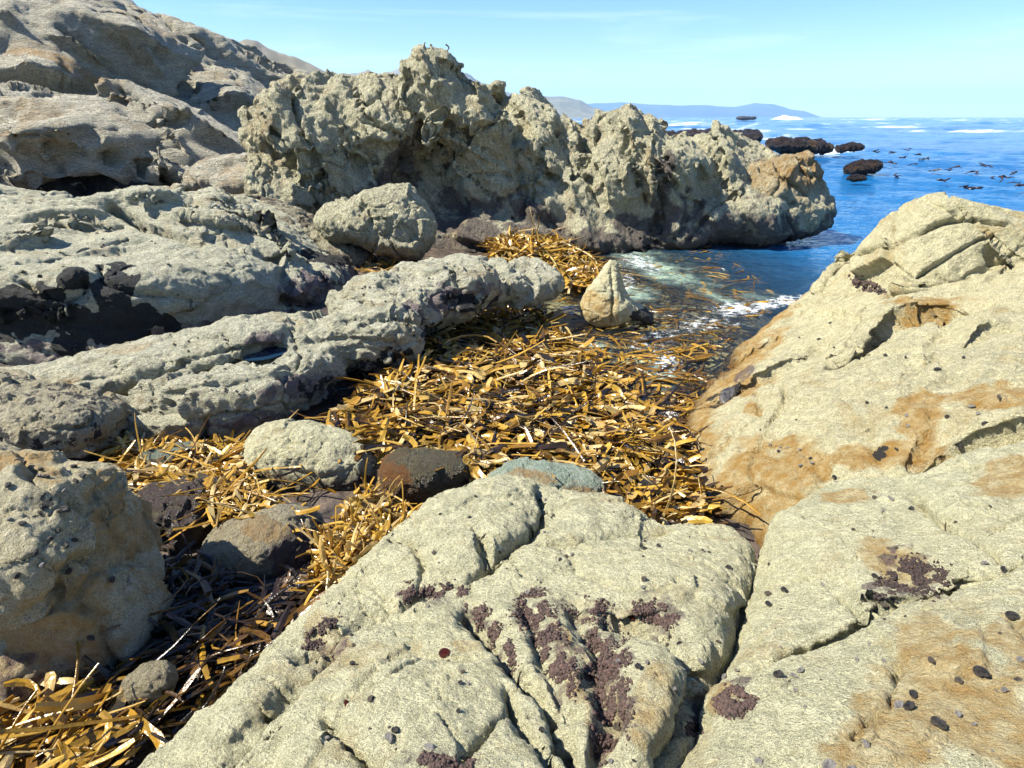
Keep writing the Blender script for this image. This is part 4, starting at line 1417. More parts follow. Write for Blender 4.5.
# breaking wave far out
V_, F_ = [], []
bw = P(786, 117.6, Y=700)
for i in range(60):
    for j in range(14):
        t_ = i / 59
        a_ = j / 13
        prof = math.exp(-((t_ - .42) / .26) ** 2)
        hgt = (3.4 * prof + 1.6 * math.exp(-((t_ - .8) / .12) ** 2)) * (1 + .12 * math.sin(i * 1.7) + .1 * math.sin(i * .6)) + .3
        y_ = (a_ - .5) * 34
        z_ = hgt * max(0, math.sin(math.pi * a_)) ** .8 * (1 + .2 * math.sin(i * .9 + j * 2.3))
        V_.append((bw[0] - 14 + t_ * 30, bw[1] + y_, z_ - .5))
for i in range(59):
    for j in range(13):
        a_ = i * 14 + j
        F_.append((a_, a_ + 14, a_ + 15, a_ + 1))
me = mesh_np('breaking_wave', np.array(V_), F_)
m, nt, b, out = newmat('white_water')
b.inputs['Base Color'].default_value = (.82, .84, .84, 1)
b.inputs['Roughness'].default_value = .9
q = NB(nt)
q.l(q.bump(q.noise(q.coord(), .6, 5, .7), 1.5), b.inputs['Normal'])
M_FOAM = m
o = link('breaking_wave', me, m)
tag(o, 'white wave breaking on the horizon below the end of the blue headland', 'wave', kind='stuff')

# ------------------------------------------------------------------ far hills
def hills(name, label, D, prof, thick, col, col2, seed, sc):
    """prof: list of (px, py) silhouette at distance D"""
    pts = []
    xs_ = np.linspace(prof[0][0], prof[-1][0], 160)
    hs = np.interp(xs_, [p[0] for p in prof], [p[1] for p in prof])
    n = 26
    V_ = []
    for i, (px, py) in enumerate(zip(xs_, hs)):
        top = P(px, py, Y=D)
        for j in range(n):
            a = j / (n - 1)
            y = D + (a - .55) * thick
            s = max(0, 1 - abs((a - .55) / (.55 if a < .55 else .45))) ** .8
            V_.append((top[0] * y / D, y, max(top[2], 0) * s - 1))
    V_ = np.array(V_, F32)
    hh = V_[:, 2].copy()
    env = np.clip(hh / (hh.max() + 1e-3), 0, 1)
    V_[:, 2] += env ** .5 * hh.max() * (.10 * fbm(V_ / sc + seed, 5, .6) - .06 * (billow(V_ / sc * np.array([1, .4, 1], F32) + seed, 3)) * 1.0 + .03)
    idx = np.arange(160 * n).reshape(160, n)
    Q = np.stack([idx[:-1, :-1].ravel(), idx[1:, :-1].ravel(), idx[1:, 1:].ravel(), idx[:-1, 1:].ravel()], 1)
    me = mesh_np(name, V_, Q)
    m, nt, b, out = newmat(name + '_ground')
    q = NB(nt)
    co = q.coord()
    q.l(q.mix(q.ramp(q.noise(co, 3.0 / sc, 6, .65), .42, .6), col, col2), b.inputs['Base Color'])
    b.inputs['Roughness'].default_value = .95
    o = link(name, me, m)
    tag(o, label, 'hills', kind='structure')


hills('near_hill', 'grey scrubby hillside rising behind the layered cliff', 260, [(60, -40), (110, -12), (150, 2), (190, 14), (250, 36), (300, 56), (345, 70), (380, 78), (420, 84), (470, 110), (500, 117)], 120, (.16, .15, .11), (.25, .22, .17), 3, 40)
hills('middle_hill', 'hazy hill behind the peak of the tall outcrop', 2200, [(330, 76), (370, 68), (410, 66), (440, 66), (462, 72), (476, 82), (500, 88), (520, 95), (550, 110), (570, 118)], 700, (.13, .13, .10), (.2, .18, .14), 8, 120)
hills('coastal_hill', 'hazy brown coastal hill above the saddle of the tall outcrop', 2000, [(490, 98), (510, 95), (540, 94), (560, 94), (580, 99), (592, 106), (610, 112), (650, 117)], 700, (.13, .14, .10), (.2, .19, .14), 15, 250)
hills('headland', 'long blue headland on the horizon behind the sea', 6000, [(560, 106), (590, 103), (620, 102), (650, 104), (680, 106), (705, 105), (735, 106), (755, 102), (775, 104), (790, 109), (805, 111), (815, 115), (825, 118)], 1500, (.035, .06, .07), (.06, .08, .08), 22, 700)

# ------------------------------------------------------------------ kelp
def kelp_mat():
    m, nt, b, out = newmat('kelp_blade')
    q = NB(nt)
    co = q.coord()
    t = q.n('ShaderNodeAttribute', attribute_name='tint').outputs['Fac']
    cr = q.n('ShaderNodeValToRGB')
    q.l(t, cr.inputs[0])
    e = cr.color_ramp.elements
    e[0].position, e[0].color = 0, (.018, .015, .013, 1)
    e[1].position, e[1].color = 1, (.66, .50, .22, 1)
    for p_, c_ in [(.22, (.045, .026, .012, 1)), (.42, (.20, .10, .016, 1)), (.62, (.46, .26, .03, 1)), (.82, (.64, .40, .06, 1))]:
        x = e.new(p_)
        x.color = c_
    n = q.noise(co, 14, 4, .6)
    col = q.mix(q.ramp(n, .35, .7, 0, .5), cr.outputs[0], q.mix(1.0, cr.outputs[0], (.55, .42, .32), 'MULTIPLY'))
    col = q.mix(q.ramp(q.noise(co, 7, 3, .6), .48, .62, 0, .55), col, q.mix(1.0, col, (.42, .52, .45), 'MULTIPLY'))
    q.l(col, b.inputs['Base Color'])
    b.inputs['Roughness'].default_value = .24
    b.inputs['Specular IOR Level'].default_value = .6
    q.l(q.bump(q.noise(co, 60, 3, .6), .003), b.inputs['Normal'])
    tl = q.n('ShaderNodeBsdfTranslucent')
    q.l(col, tl.inputs[0])
    mx = q.n('ShaderNodeMixShader')
    mx.inputs[0].default_value = .32
    q.l(b.outputs[0], mx.inputs[1])
    q.l(tl.outputs[0], mx.inputs[2])
    q.l(mx.outputs[0], out.inputs[0])
    return m


M_KELP = kelp_mat()


def blade(c, head, L, w, pitch=0.0, curve=.6, roll=0.0, thick=.003, n=10, sag=.0, r=random, taper=1):
    """one strap of kelp: closed ribbon with real thickness -> verts, quads"""
    V = []
    a = head
    p = np.array([0., 0., 0.])
    pts = []
    wob = r.uniform(0, 6.28)
    bend = r.gauss(0, .24) * curve * (3.2 if r.random() < .14 else 1)
    for i in range(n):
        t = i / (n - 1)
        pts.append(p.copy())
        ph = pitch + .35 * curve * math.sin(wob + t * 4)
        step = L / (n - 1)
        p = p + step * np.array([math.cos(a) * math.cos(ph), math.sin(a) * math.cos(ph), math.sin(ph)])
        a += bend + r.gauss(0, .10)
    pts = np.array(pts)
    pts -= pts.mean(0)
    pts += c
    tw0 = roll
    tws = r.gauss(0, 1) * curve * 1.5
    for i in range(n):
        t = i / (n - 1)
        tan = pts[min(i + 1, n - 1)] - pts[max(i - 1, 0)]
        tan /= np.linalg.norm(tan) + 1e-9
        side = np.cross(tan, [0, 0, 1.0])
        side /= np.linalg.norm(side) + 1e-9
        upv = np.cross(side, tan)
        ro = tw0 + tws * t
        s = side * math.cos(ro) + upv * math.sin(ro)
        nrm = -side * math.sin(ro) + upv * math.cos(ro)
        ww = w * .5 * (min(1, .75 + 3 * t) * min(1, .55 + 3 * (1 - t)) if taper else 1)
        ww *= 1 + .15 * math.sin(wob * 2 + t * 9) + r.uniform(-.13, .13)
        q0 = pts[i]
        cup = .35 * ww * math.sin(wob + 5 * t)
        V += [q0 - s * ww + nrm * cup, q0 + nrm * thick * .5, q0 + s * ww + nrm * cup, q0 + s * ww + nrm * (cup - thick), q0 - nrm * thick * .5, q0 - s * ww + nrm * (cup - thick)]
    Fq = []
    for i in range(n - 1):
        for j in range(6):
            a0 = i * 6 + j
            b0 = i * 6 + (j + 1) % 6
            Fq.append((a0, b0, b0 + 6, a0 + 6))
    e = (n - 1) * 6
    Fq += [(0, 5, 4, 1), (1, 4, 3, 2), (e, e + 1, e + 4, e + 5), (e + 1, e + 2, e + 3, e + 4)]
    return V, Fq


ROCKS = list(BVH.keys())


def inpoly(x, y, poly):
    return polysd(np.array([x], F32), np.array([y], F32), poly)[0] < 0


def sample(poly, n, wfar=True):
    xs_ = [p[0] for p in poly]
    ys_ = [p[1] for p in poly]
    X = rng.uniform(min(xs_), max(xs_), n * 4)
    Y = rng.uniform(min(ys_), max(ys_), n * 4)
    ok = polysd(X, Y, poly) < 0
    return list(zip(X[ok], Y[ok]))[:n]


def heap(name, label, poly, n, zf, thick, L, w, tint, zj=.0, pit=.22, heads=None, curve=.6, single=0, group=None, blabel=None, group_cat='kelp blade', thin=.003, fill=True, rolls=.5):
    pts = sample(poly, n)
    # near ones first so that the individuals are the largest
    allV, allF, allT = [], [], []
    base = 0
    cand = []
    for (px, py) in pts:
        z = zf(px, py)
        if z is None:
            continue
        lay = rng.random()
        zz = z + lay * thick
        c = P(px, py, z=zz)
        cand.append((c, lay))
    singles = sorted(range(len(cand)), key=lambda i: (np.linalg.norm(cand[i][0] - [0, 0, H]) - cand[i][1] * 1.2))[:single]
    singles = set(singles)
    for i, (c, lay) in enumerate(cand):
        hd = rng.uniform(0, math.pi) if heads is None else rng.normal(heads[0], heads[1])
        l_ = rng.uniform(*L)
        w_ = rng.uniform(*w)
        if rng.random() < .10:
            l_ *= 2.8
            w_ *= .4
        V, Fq = blade(c, hd, l_, w_, pitch=rng.normal(0, pit), curve=rng.uniform(.1, 1) * curve, roll=rng.normal(0, rolls), thick=thin, r=random)
        V = np.array(V)
        t = np.clip(rng.normal(tint[0], tint[1]) + (lay - .5) * .35, 0, 1)  # blades low in the pile tinted darker, painting shade into its gaps
        if i in singles:
            me = mesh_np('kelp_blade', V, Fq, smooth=False)
            attr(me, 'tint', np.full(len(V), t))
            o = link('kelp_blade', me, M_KELP)
            tag(o, blabel, group_cat, group)
        else:
            allV.append(V)
            allF.append(np.array(Fq) + base)
            allT.append(np.full(len(V), t))
            base += len(V)
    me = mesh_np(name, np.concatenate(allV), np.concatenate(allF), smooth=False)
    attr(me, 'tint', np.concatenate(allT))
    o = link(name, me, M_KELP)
    tag(o, label, 'kelp', kind='stuff')


main_poly = [(318, 452), (335, 415), (375, 390), (410, 350), (440, 320), (470, 300), (500, 290), (532, 296), (560, 330), (590, 352), (630, 385), (668, 425), (692, 450), (690, 480), (706, 515), (680, 530), (645, 528), (600, 500), (560, 482), (500, 466), (470, 470), (440, 455), (380, 450)]


def zmain(px, py):
    # heaped up on the left, awash at the right and the top
    g = 1 - np.clip((px - 430 - (py - 300) * .35) / 260, 0, 1)
    t = np.clip((py - 290) / 80, 0, 1)
    return -.075 + .17 * g * t + .06 * t + .05 * g


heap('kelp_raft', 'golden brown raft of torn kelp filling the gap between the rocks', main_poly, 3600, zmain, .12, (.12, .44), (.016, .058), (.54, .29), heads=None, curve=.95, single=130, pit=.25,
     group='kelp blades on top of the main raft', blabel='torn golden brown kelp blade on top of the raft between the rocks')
heap('kelp_floating', 'loose kelp pieces floating in the water round the pointed rock', [(585, 330), (560, 300), (590, 262), (640, 262), (680, 300), (745, 330), (700, 372), (700, 420), (690, 455), (640, 400), (560, 330)], 620, lambda x, y: -.045, .05, (.15, .45), (.012, .04), (.42, .18), pit=.05,
     heads=(.3, .8), rolls=.3)
heap('kelp_drift', 'sunken brown kelp drifting in the shallow green water', [(575, 240), (640, 236), (720, 246), (760, 280), (790, 300), (740, 325), (690, 295), (650, 280), (600, 262)], 330, lambda x, y: -.035, .035, (.15, .5), (.02, .06), (.48, .14), pit=.05, heads=(.2, .8), rolls=.2)
heap('kelp_heap', 'heap of golden kelp washed up at the foot of the tall outcrop', [(485, 242), (505, 234), (545, 236), (575, 250), (600, 268), (610, 285), (570, 285), (545, 272), (500, 262)], 900,
     lambda x, y: .06 + .20 * np.clip(1 - ((x - 530) / 60) ** 2, 0, 1) * np.clip((262 - y) / 14, 0, 1), .14, (.2, .5), (.03, .06), (.66, .16), pit=.4)
heap('kelp_heap', 'few golden kelp blades caught behind the layered ledge', [(352, 252), (380, 252), (405, 262), (420, 272), (390, 280), (365, 272)], 170, lambda x, y: .16, .1, (.2, .45), (.03, .05), (.68, .14), pit=.3)
heap('kelp_heap', 'yellow kelp heap between the knobbly ridge and the olive boulder', [(105, 455), (118, 440), (150, 440), (235, 440), (262, 452), (252, 478), (268, 500), (300, 512), (290, 535), (240, 520), (200, 500), (150, 498)], 620,
     lambda x, y: .17 + .07 * np.clip((y - 440) / 60, 0, 1), .10, (.12, .34), (.012, .034), (.70, .20), pit=.28, single=40,
     group='kelp blades left of the olive boulder', blabel='yellow kelp blade lying left of the olive boulder')
heap('kelp_heap', 'bright golden kelp clump left of the foreground ledge, below the wet boulder', [(368, 482), (388, 500), (420, 512), (400, 535), (370, 565), (335, 590), (312, 590), (316, 560), (330, 530), (345, 510)], 420, lambda x, y: .24 + .08 * np.clip((540 - abs(y - 545) - 500) / 40, 0, 1), .14, (.08, .22), (.010, .028),
     (.72, .15), pit=.7, curve=1.4, single=30, group='kelp blades in the clump beside the foreground ledge', blabel='curly golden kelp blade in the clump beside the foreground ledge')
heap('kelp_strands', 'dark old kelp stalks heaped in the shaded gully', [(140, 590), (175, 555), (205, 560), (235, 590), (300, 585), (335, 560), (345, 585), (290, 640), (215, 700), (160, 740), (90, 710), (120, 660), (160, 610)], 430, lambda x, y: .16 + .06 * np.clip((y - 560) / 150, 0, 1), .16,
     (.12, .38), (.010, .028), (.13, .16), pit=.3, single=45, group='dark kelp stalks in the gully', blabel='dark leathery kelp stalk lying in the shaded gully', heads=(1.0, .8))
heap('kelp_heap', 'broad yellow kelp blades in the bottom left corner', [(-40, 640), (30, 650), (70, 690), (120, 700), (150, 720), (120, 760), (110, 800), (-60, 800)], 230, lambda x, y: .26, .14, (.12, .32), (.014, .038), (.74, .18), pit=.3, single=30, curve=.8,
     group='broad kelp blades in the bottom left corner', blabel='broad yellow kelp blade in the bottom left corner', heads=(.5, .7))
# dark bedding under heaps
print('kelp', round(time.time() - T0, 1))

# floating kelp heads far right in the sea
km, knt, kb, kout = newmat('dark_kelp')
kb.inputs['Base Color'].default_value = (.035, .022, .02, 1)
kb.inputs['Roughness'].default_value = .35
for (px, py) in [(705, 152), (902, 158), (912, 165), (935, 171), (950, 170), (957, 168), (972, 173), (968, 188), (1000, 179), (1006, 173), (898, 176), (893, 153), (905, 150), (918, 155), (985, 166), (925, 160), (943, 180), (1015, 185), (890, 163), (878, 152)]:
    z = 0.02
    c = P(px, py, z=z)
    o = None
    for k_ in range(random.randint(2, 4)):
        V, Fq = blade(c + np.array([random.uniform(-.15, .15), random.uniform(-.3, .3), random.uniform(0, .1)]), random.uniform(-.4, .4), random.uniform(.22, .55), random.uniform(.05, .10), pitch=random.uniform(-.1, .3), curve=1.0, roll=random.uniform(-.4, .4), thick=.02)
        me = mesh_np('floating_kelp' if o is None else 'frond', np.array(V), Fq, smooth=False)
        if o is None:
            o = link('floating_kelp', me, km)
        else:
            link('frond', me, km, parent=o)
    tag(o, 'small dark clump of kelp floating in the open blue sea at the right', 'kelp clump', 'kelp clumps floating in the open sea')

# ------------------------------------------------------------------ coralline turf on the near ledges
ico_v, ico_f = [], []
ph = (1 + 5 ** .5) / 2
for a in [(-1, ph, 0), (1, ph, 0), (-1, -ph, 0), (1, -ph, 0), (0, -1, ph), (0, 1, ph), (0, -1, -ph), (0, 1, -ph), (ph, 0, -1), (ph, 0, 1), (-ph, 0, -1), (-ph, 0, 1)]:
    ico_v.append(np.array(a) / math.sqrt(1 + ph * ph))
ico_v = np.array(ico_v)
ico_f = np.array([(0, 11, 5), (0, 5, 1), (0, 1, 7), (0, 7, 10), (0, 10, 11), (1, 5, 9), (5, 11, 4), (11, 10, 2), (10, 7, 6), (7, 1, 8), (3, 9, 4), (3, 4, 2), (3, 2, 6), (3, 6, 8), (3, 8, 9), (4, 9, 5), (2, 4, 11), (6, 2, 10), (8, 6, 7), (9, 8, 1)])
tm, tnt, tb, tout = newmat('weed_turf')
q = NB(tnt)
tt = q.n('ShaderNodeAttribute', attribute_name='tint').outputs['Fac']
q.l(q.mix(tt, (.022, .013, .010), (.100, .058, .044)), tb.inputs['Base Color'])
tb.inputs['Roughness'].default_value = .75
q.l(q.bump(q.noise(q.coord(), 300, 3, .7), .002), tb.inputs['Normal'])


def turf(label, shapes, n, size, rocks=('foreground_ledge', 'foreground_ledge#2'), tint=(.5, .25), lift=.5):
    Vs, Fs, Ts = [], [], []
    base = 0
    for (bx, by, rx, ry, rot, share) in shapes:
        for i in range(int(n * share)):
            r_ = math.sqrt(random.random()) * (1 + .25 * random.gauss(0, 1))
            a_ = random.uniform(0, 6.283)
            ex, ey = rx * r_ * math.cos(a_), ry * r_ * math.sin(a_)
            c_, s_ = math.cos(math.radians(rot)), math.sin(math.radians(rot))
            px, py = bx + ex * c_ - ey * s_, by - (ex * s_ + ey * c_)
            h_ = hit(rocks, px, py)
            if h_ is None:
                continue
            p_ = np.array(h_[0])
            nz_ = fbm((p_ * 16)[None], 2)[0]
            if nz_ < -.12:
                continue
            s = size * random.choice((.4, .6, .8, 1.0, 1.3)) * random.uniform(.6, 1.1)
            sc_ = np.array([random.uniform(.7, 1.3), random.uniform(.7, 1.3), random.uniform(.7, 1.3)]) * s
            V = ico_v * sc_ * (1 + .25 * rng.normal(size=(12, 1))) + p_ + np.array(h_[1]) * s * random.uniform(-.2, lift)
            Vs.append(V)
            Fs.append(ico_f + base)
            base += 12
            Ts.append(np.full(12, np.clip(random.gauss(*tint), 0, 1)))
    if not Vs:
        return
    me = mesh_np('weed_turf', np.concatenate(Vs), None, np.concatenate(Fs))
    attr(me, 'tint', np.concatenate(Ts))
    o = link('weed_turf', me, tm)
    tag(o, label, 'seaweed turf', kind='stuff')


turf('purple brown knobbly weed growing down the middle cracks of the foreground ledge', [(478, 612, 9, 22, 35, .12), (500, 642, 9, 26, 30, .12), (535, 610, 20, 20, 0, .2), (556, 655, 15, 36, 25, .25), (590, 610, 20, 12, 0, .1), (612, 700, 17, 60, -5, .34), (598, 655, 12, 30, 0, .14), (650, 612, 22, 7, -12, .08)], 8000, .0046)
turf('purple weed tufts in the upper left notch of the foreground ledge', [(406, 592, 8, 10, 0, .35), (435, 592, 20, 6, 5, .4), (458, 592, 10, 5, 0, .2)], 1500, .0045)
turf('dark weed patch on the left rim of the foreground ledge', [(330, 615, 7, 10, 0, .4), (318, 636, 14, 8, 40, .5), (305, 652, 8, 6, 0, .2)], 1300, .0045, tint=(.3, .2))
turf('purple weed filling the fork of the dark split between the two ledges', [(735, 702, 17, 12, 10, .6), (660, 615, 16, 10, -20, .4), (693, 728, 6, 10, 0, .15)], 2400, .0046)
turf('dark brown mossy weed patch in a hollow of the right ledge', [(918, 576, 28, 16, -8, .7), (885, 590, 12, 10, 0, .2)], 3000, .0046, tint=(.12, .15))
turf('brown weed at the bottom edge of the foreground ledge', [(430, 762, 18, 8, 0, .6), (465, 765, 12, 6, 0, .4)], 1000, .0045)
turf('low brown weed in the cleft under the top block', [(868, 286, 18, 5, -20, 1.0)], 300, .018, rocks=('sloping_slab', 'top_block'), tint=(.3, .2))

# ------------------------------------------------------------------ snails
def snail_mesh(name, seed, spire=.75):
    """periwinkle: coiled whorls swept to a point, flat mouth side"""
    r_ = random.Random(seed)
    V, Fq = [], []
    turns, n, m_ = 2.6, 40, 10
    for i in range(n):
        t = i / (n - 1)
        g = math.exp(-t * 2.1)
        a = t * turns * 2 * math.pi
        c = np.array([math.cos(a) * .48 * g, math.sin(a) * .48 * g, .42 + spire * (1 - g)])
        rad = .52 * g
        tx = np.array([-math.sin(a), math.cos(a), .0])
        ex = np.array([math.cos(a), math.sin(a), 0])
        ez = np.array([0, 0, 1.0])
        for j in range(m_):
            b_ = j / m_ * 2 * math.pi
            V.append(c + rad * (math.cos(b_) * ex + math.sin(b_) * ez * .9))
    for i in range(n - 1):
        for j in range(m_):
            a0, b0 = i * m_ + j, i * m_ + (j + 1) % m_
            Fq.append((a0, b0, b0 + m_, a0 + m_))
    V.append(np.array([.48, 0, .42]))
    k0 = len(V) - 1
    Ft = [(k0, (j + 1) % m_, j) for j in range(m_)]
    V.append(np.array(V[(n - 1) * m_]) * 0 + np.array([0, 0, .42 + spire * .9]))
    k1 = len(V) - 1
    e = (n - 1) * m_
    Ft += [(k1, e + j, e + (j + 1) % m_) for j in range(m_)]
    return mesh_np(name, np.array(V), Fq, Ft)


def limpet_mesh(name):
    V, Ft, Fq = [], [], []
    m_, n = 20, 7
    for i in range(n):
        t = i / n
        for j in range(m_):
            a = j / m_ * 2 * math.pi
            rr_ = (1 - t) ** .85 * (1 + .07 * math.cos(a * 10))
            V.append((math.cos(a) * rr_ * 1.0, math.sin(a) * rr_ * .8, t * .62 - .05))
    V.append((.08, 0, .62))
    for i in range(n - 1):
        for j in range(m_):
            a0, b0 = i * m_ + j, i * m_ + (j + 1) % m_
            Fq.append((a0, b0, b0 + m_, a0 + m_))
    e = (n - 1) * m_
    Ft = [(e + j, e + (j + 1) % m_, len(V) - 1) for j in range(m_)]
    return mesh_np(name, np.array(V), Fq, Ft)


def shell_mat(name, a, b_, rough):
    m, nt, b, out = newmat(name)
    q = NB(nt)
    co = q.coord()
    q.l(q.mix(q.ramp(q.noise(co, 3, 5, .7), .4, .62), a, b_), b.inputs['Base Color'])
    b.inputs['Roughness'].default_value = rough
    q.l(q.bump(q.noise(co, 9, 3, .7), .06), b.inputs['Normal'])
    return m


S_DARK = shell_mat('dark_shell', (.04, .038, .038), (.17, .155, .135), .35)
S_PALE = shell_mat('pale_shell', (.62, .58, .52), (.36, .32, .28), .5)
S_BROWN = shell_mat('brown_shell', (.16, .12, .08), (.28, .24, .18), .5)
S_RED = shell_mat('red_anemone', (.10, .012, .01), (.16, .03, .02), .12)
me_s = {}
for k_, mt in (('d', S_DARK), ('p', S_PALE), ('b', S_BROWN)):
    a = snail_mesh('snail', 1)
    a.materials.append(mt)
    me_s[k_] = a
me_l = {}
for k_, mt in (('p', S_PALE), ('b', S_BROWN), ('d', S_DARK)):
    a = limpet_mesh('limpet')
    a.materials.append(mt)
    me_l[k_] = a
bm_a = mesh_np('anemone', ico_v, None, ico_f)


def anem_mesh():
    V, Fq = [], []
    m_, n = 16, 9
    for i in range(n):
        t = i / (n - 1)
        r_ = math.sin(math.pi * (.5 + .5 * t)) ** .5 if t < 1 else .0
        r_ = math.sqrt(max(0, 1 - (t * .96) ** 2))
        for j in range(m_):
            a = j / m_ * 6.2832
            V.append((math.cos(a) * r_, math.sin(a) * r_ * .85, t * .65 - .1 - (.12 if i == n - 1 else 0)))
    for i in range(n - 1):
        for j in range(m_):
            a0, b0 = i * m_ + j, i * m_ + (j + 1) % m_
            Fq.append((a0, b0, b0 + m_, a0 + m_))
    V.append((0, 0, .42))
    e = (n - 1) * m_
    return mesh_np('anemone', np.array(V), Fq, [(e + j, e + (j + 1) % m_, len(V) - 1) for j in range(m_)])


an = anem_mesh()
an.materials.append(S_RED)

KN = {'d': 'dark', 'p': 'pale', 'b': 'brown'}


def place(kind, tone, px, py, size_px, rocks, where):
    h_ = hit(rocks, px, py)
    if h_ is None:
        return
    s = size_px * .40 * h_[3] / FPX * .95
    n_ = (h_[1] + Vector((random.gauss(0, .12), random.gauss(0, .12), .25))).normalized()
    me = me_s[tone] if kind == 's' else me_l[tone] if kind == 'l' else an
    nm = {'s': 'sea_snail', 'l': 'limpet', 'a': 'sea_anemone'}[kind]
    o = bpy.data.objects.new(nm, me)
    COL.objects.link(o)
    o.location = h_[0] - h_[1] * s * .05
    q_ = n_.to_track_quat('Z', 'Y')
    o.rotation_mode = 'QUATERNION'
    from mathutils import Quaternion
    q_ = q_ @ Quaternion((0, 0, 1), random.uniform(0, 6.28))
    if kind == 's':
        q_ = q_ @ Quaternion((1, 0, 0), random.uniform(.5, 1.15))
    o.rotation_quaternion = q_
    o.scale = (s * random.uniform(.85, 1.1), s * random.uniform(.75, 1.0), s * random.uniform(.85, 1.1))
    if kind == 'a':
        tag(o, where, 'sea anemone')
    else:
        k = 'sea snail' if kind == 's' else 'limpet'
        tag(o, f'small {KN[tone]} {k} clinging to the {where}', k, f'{KN[tone]} {k}s on the {where}')


FG = ('foreground_ledge', 'foreground_ledge#2')
FGN = 'foreground ledge left of the dark split'
RLN = 'right hand ledge below the slab'


def w_(px, py):
    # which side of the split
    gx_ = np.interp(py, [g[1] for g in gap], [g[0] for g in gap])
    return FGN if px < gx_ else RLN


near_list = [('s', 'd', 395, 733, 13), ('s', 'p', 391, 738, 15), ('l', 'p', 431, 747, 18), ('s', 'd', 639, 668, 12), ('s', 'p', 649, 663, 9), ('s', 'b', 618, 728, 14), ('s', 'b', 462, 672, 9), ('s', 'd', 462, 684, 10), ('s', 'p', 470, 685, 8),
             ('s', 'b', 371, 700, 11), ('s', 'd', 460, 712, 10), ('s', 'b', 624, 699, 11), ('s', 'p', 674, 689, 9), ('s', 'b', 646, 581, 12), ('s', 'p', 643, 588, 8), ('s', 'd', 657, 547, 9), ('s', 'p', 528, 593, 8), ('s', 'd', 448, 585, 9),
             ('s', 'b', 434, 553, 7), ('l', 'p', 503, 485, 7), ('s', 'p', 546, 500, 6), ('s', 'd', 545, 504, 7), ('s', 'p', 544, 533, 6), ('s', 'd', 476, 496, 6), ('s', 'd', 440, 515, 6), ('s', 'd', 470, 518, 6), ('s', 'p', 433, 553, 6), ('s', 'd', 542, 731, 10),
             ('s', 'd', 353, 664, 9), ('s', 'b', 352, 646, 8), ('s', 'd', 350, 636, 8), ('s', 'p', 327, 740, 8), ('s', 'd', 322, 658, 9), ('s', 'd', 640, 546, 7), ('s', 'd', 645, 549, 7), ('s', 'd', 559, 560, 7), ('s', 'b', 565, 556, 7), ('s', 'p', 573, 555, 7),
             ('s', 'p', 690, 551, 6), ('s', 'b', 702, 551, 6), ('s', 'p', 619, 661, 9), ('s', 'd', 571, 757, 11), ('s', 'p', 612, 762, 9), ('s', 'd', 679, 643, 9), ('s', 'p', 700, 663, 9), ('s', 'd', 540, 500, 6), ('l', 'b', 500, 552, 7),
             # right ledge
             ('s', 'd', 729, 569, 10), ('s', 'b', 709, 553, 6), ('s', 'b', 768, 596, 11), ('s', 'd', 786, 590, 12), ('s', 'd', 770, 605, 11), ('s', 'd', 779, 678, 15), ('s', 'd', 983, 671, 18), ('s', 'b', 961, 682, 12), ('l', 'p', 898, 705, 16), ('s', 'd', 912, 710, 15),
             ('s', 'd', 935, 727, 20), ('s', 'd', 912, 695, 12), ('s', 'p', 960, 717, 10), ('s', 'p', 1005, 691, 9), ('s', 'p', 1020, 660, 9), ('s', 'd', 1011, 615, 16), ('l', 'p', 829, 764, 18), ('l', 'p', 852, 768, 12), ('l', 'p', 760, 762, 16), ('s', 'b', 933, 660, 9), ('s', 'p', 793, 677, 9),
             ('s', 'p', 802, 672, 9), ('s', 'p', 796, 690, 7), ('s', 'p', 824, 584, 8), ('s', 'd', 875, 577, 10), ('s', 'b', 885, 603, 11), ('s', 'p', 890, 500, 7), ('s', 'b', 874, 498, 7), ('s', 'd', 912, 510, 8), ('s', 'p', 884, 511, 7), ('s', 'p', 726, 678, 9), ('s', 'p', 737, 672, 8),
             ('s', 'p', 868, 643, 7), ('s', 'p', 855, 660, 7), ('s', 'p', 780, 648, 6), ('l', 'b', 1018, 680, 12), ('s', 'd', 1005, 570, 9), ('s', 'p', 864, 745, 12), ('s', 'p', 973, 724, 7), ('s', 'b', 718, 643, 8), ('s', 'p', 985, 565, 8)]
for k_, t_, x, y, s in near_list:
    place(k_, t_, x, y, s, FG, w_(x, y))
for i in range(70):
    x, y = random.uniform(340, 1020), random.uniform(500, 765)
    place('s', random.choice('dppbb'), x, y, random.uniform(2.5, 6), FG, w_(x, y))
SLB = ('sloping_slab',)
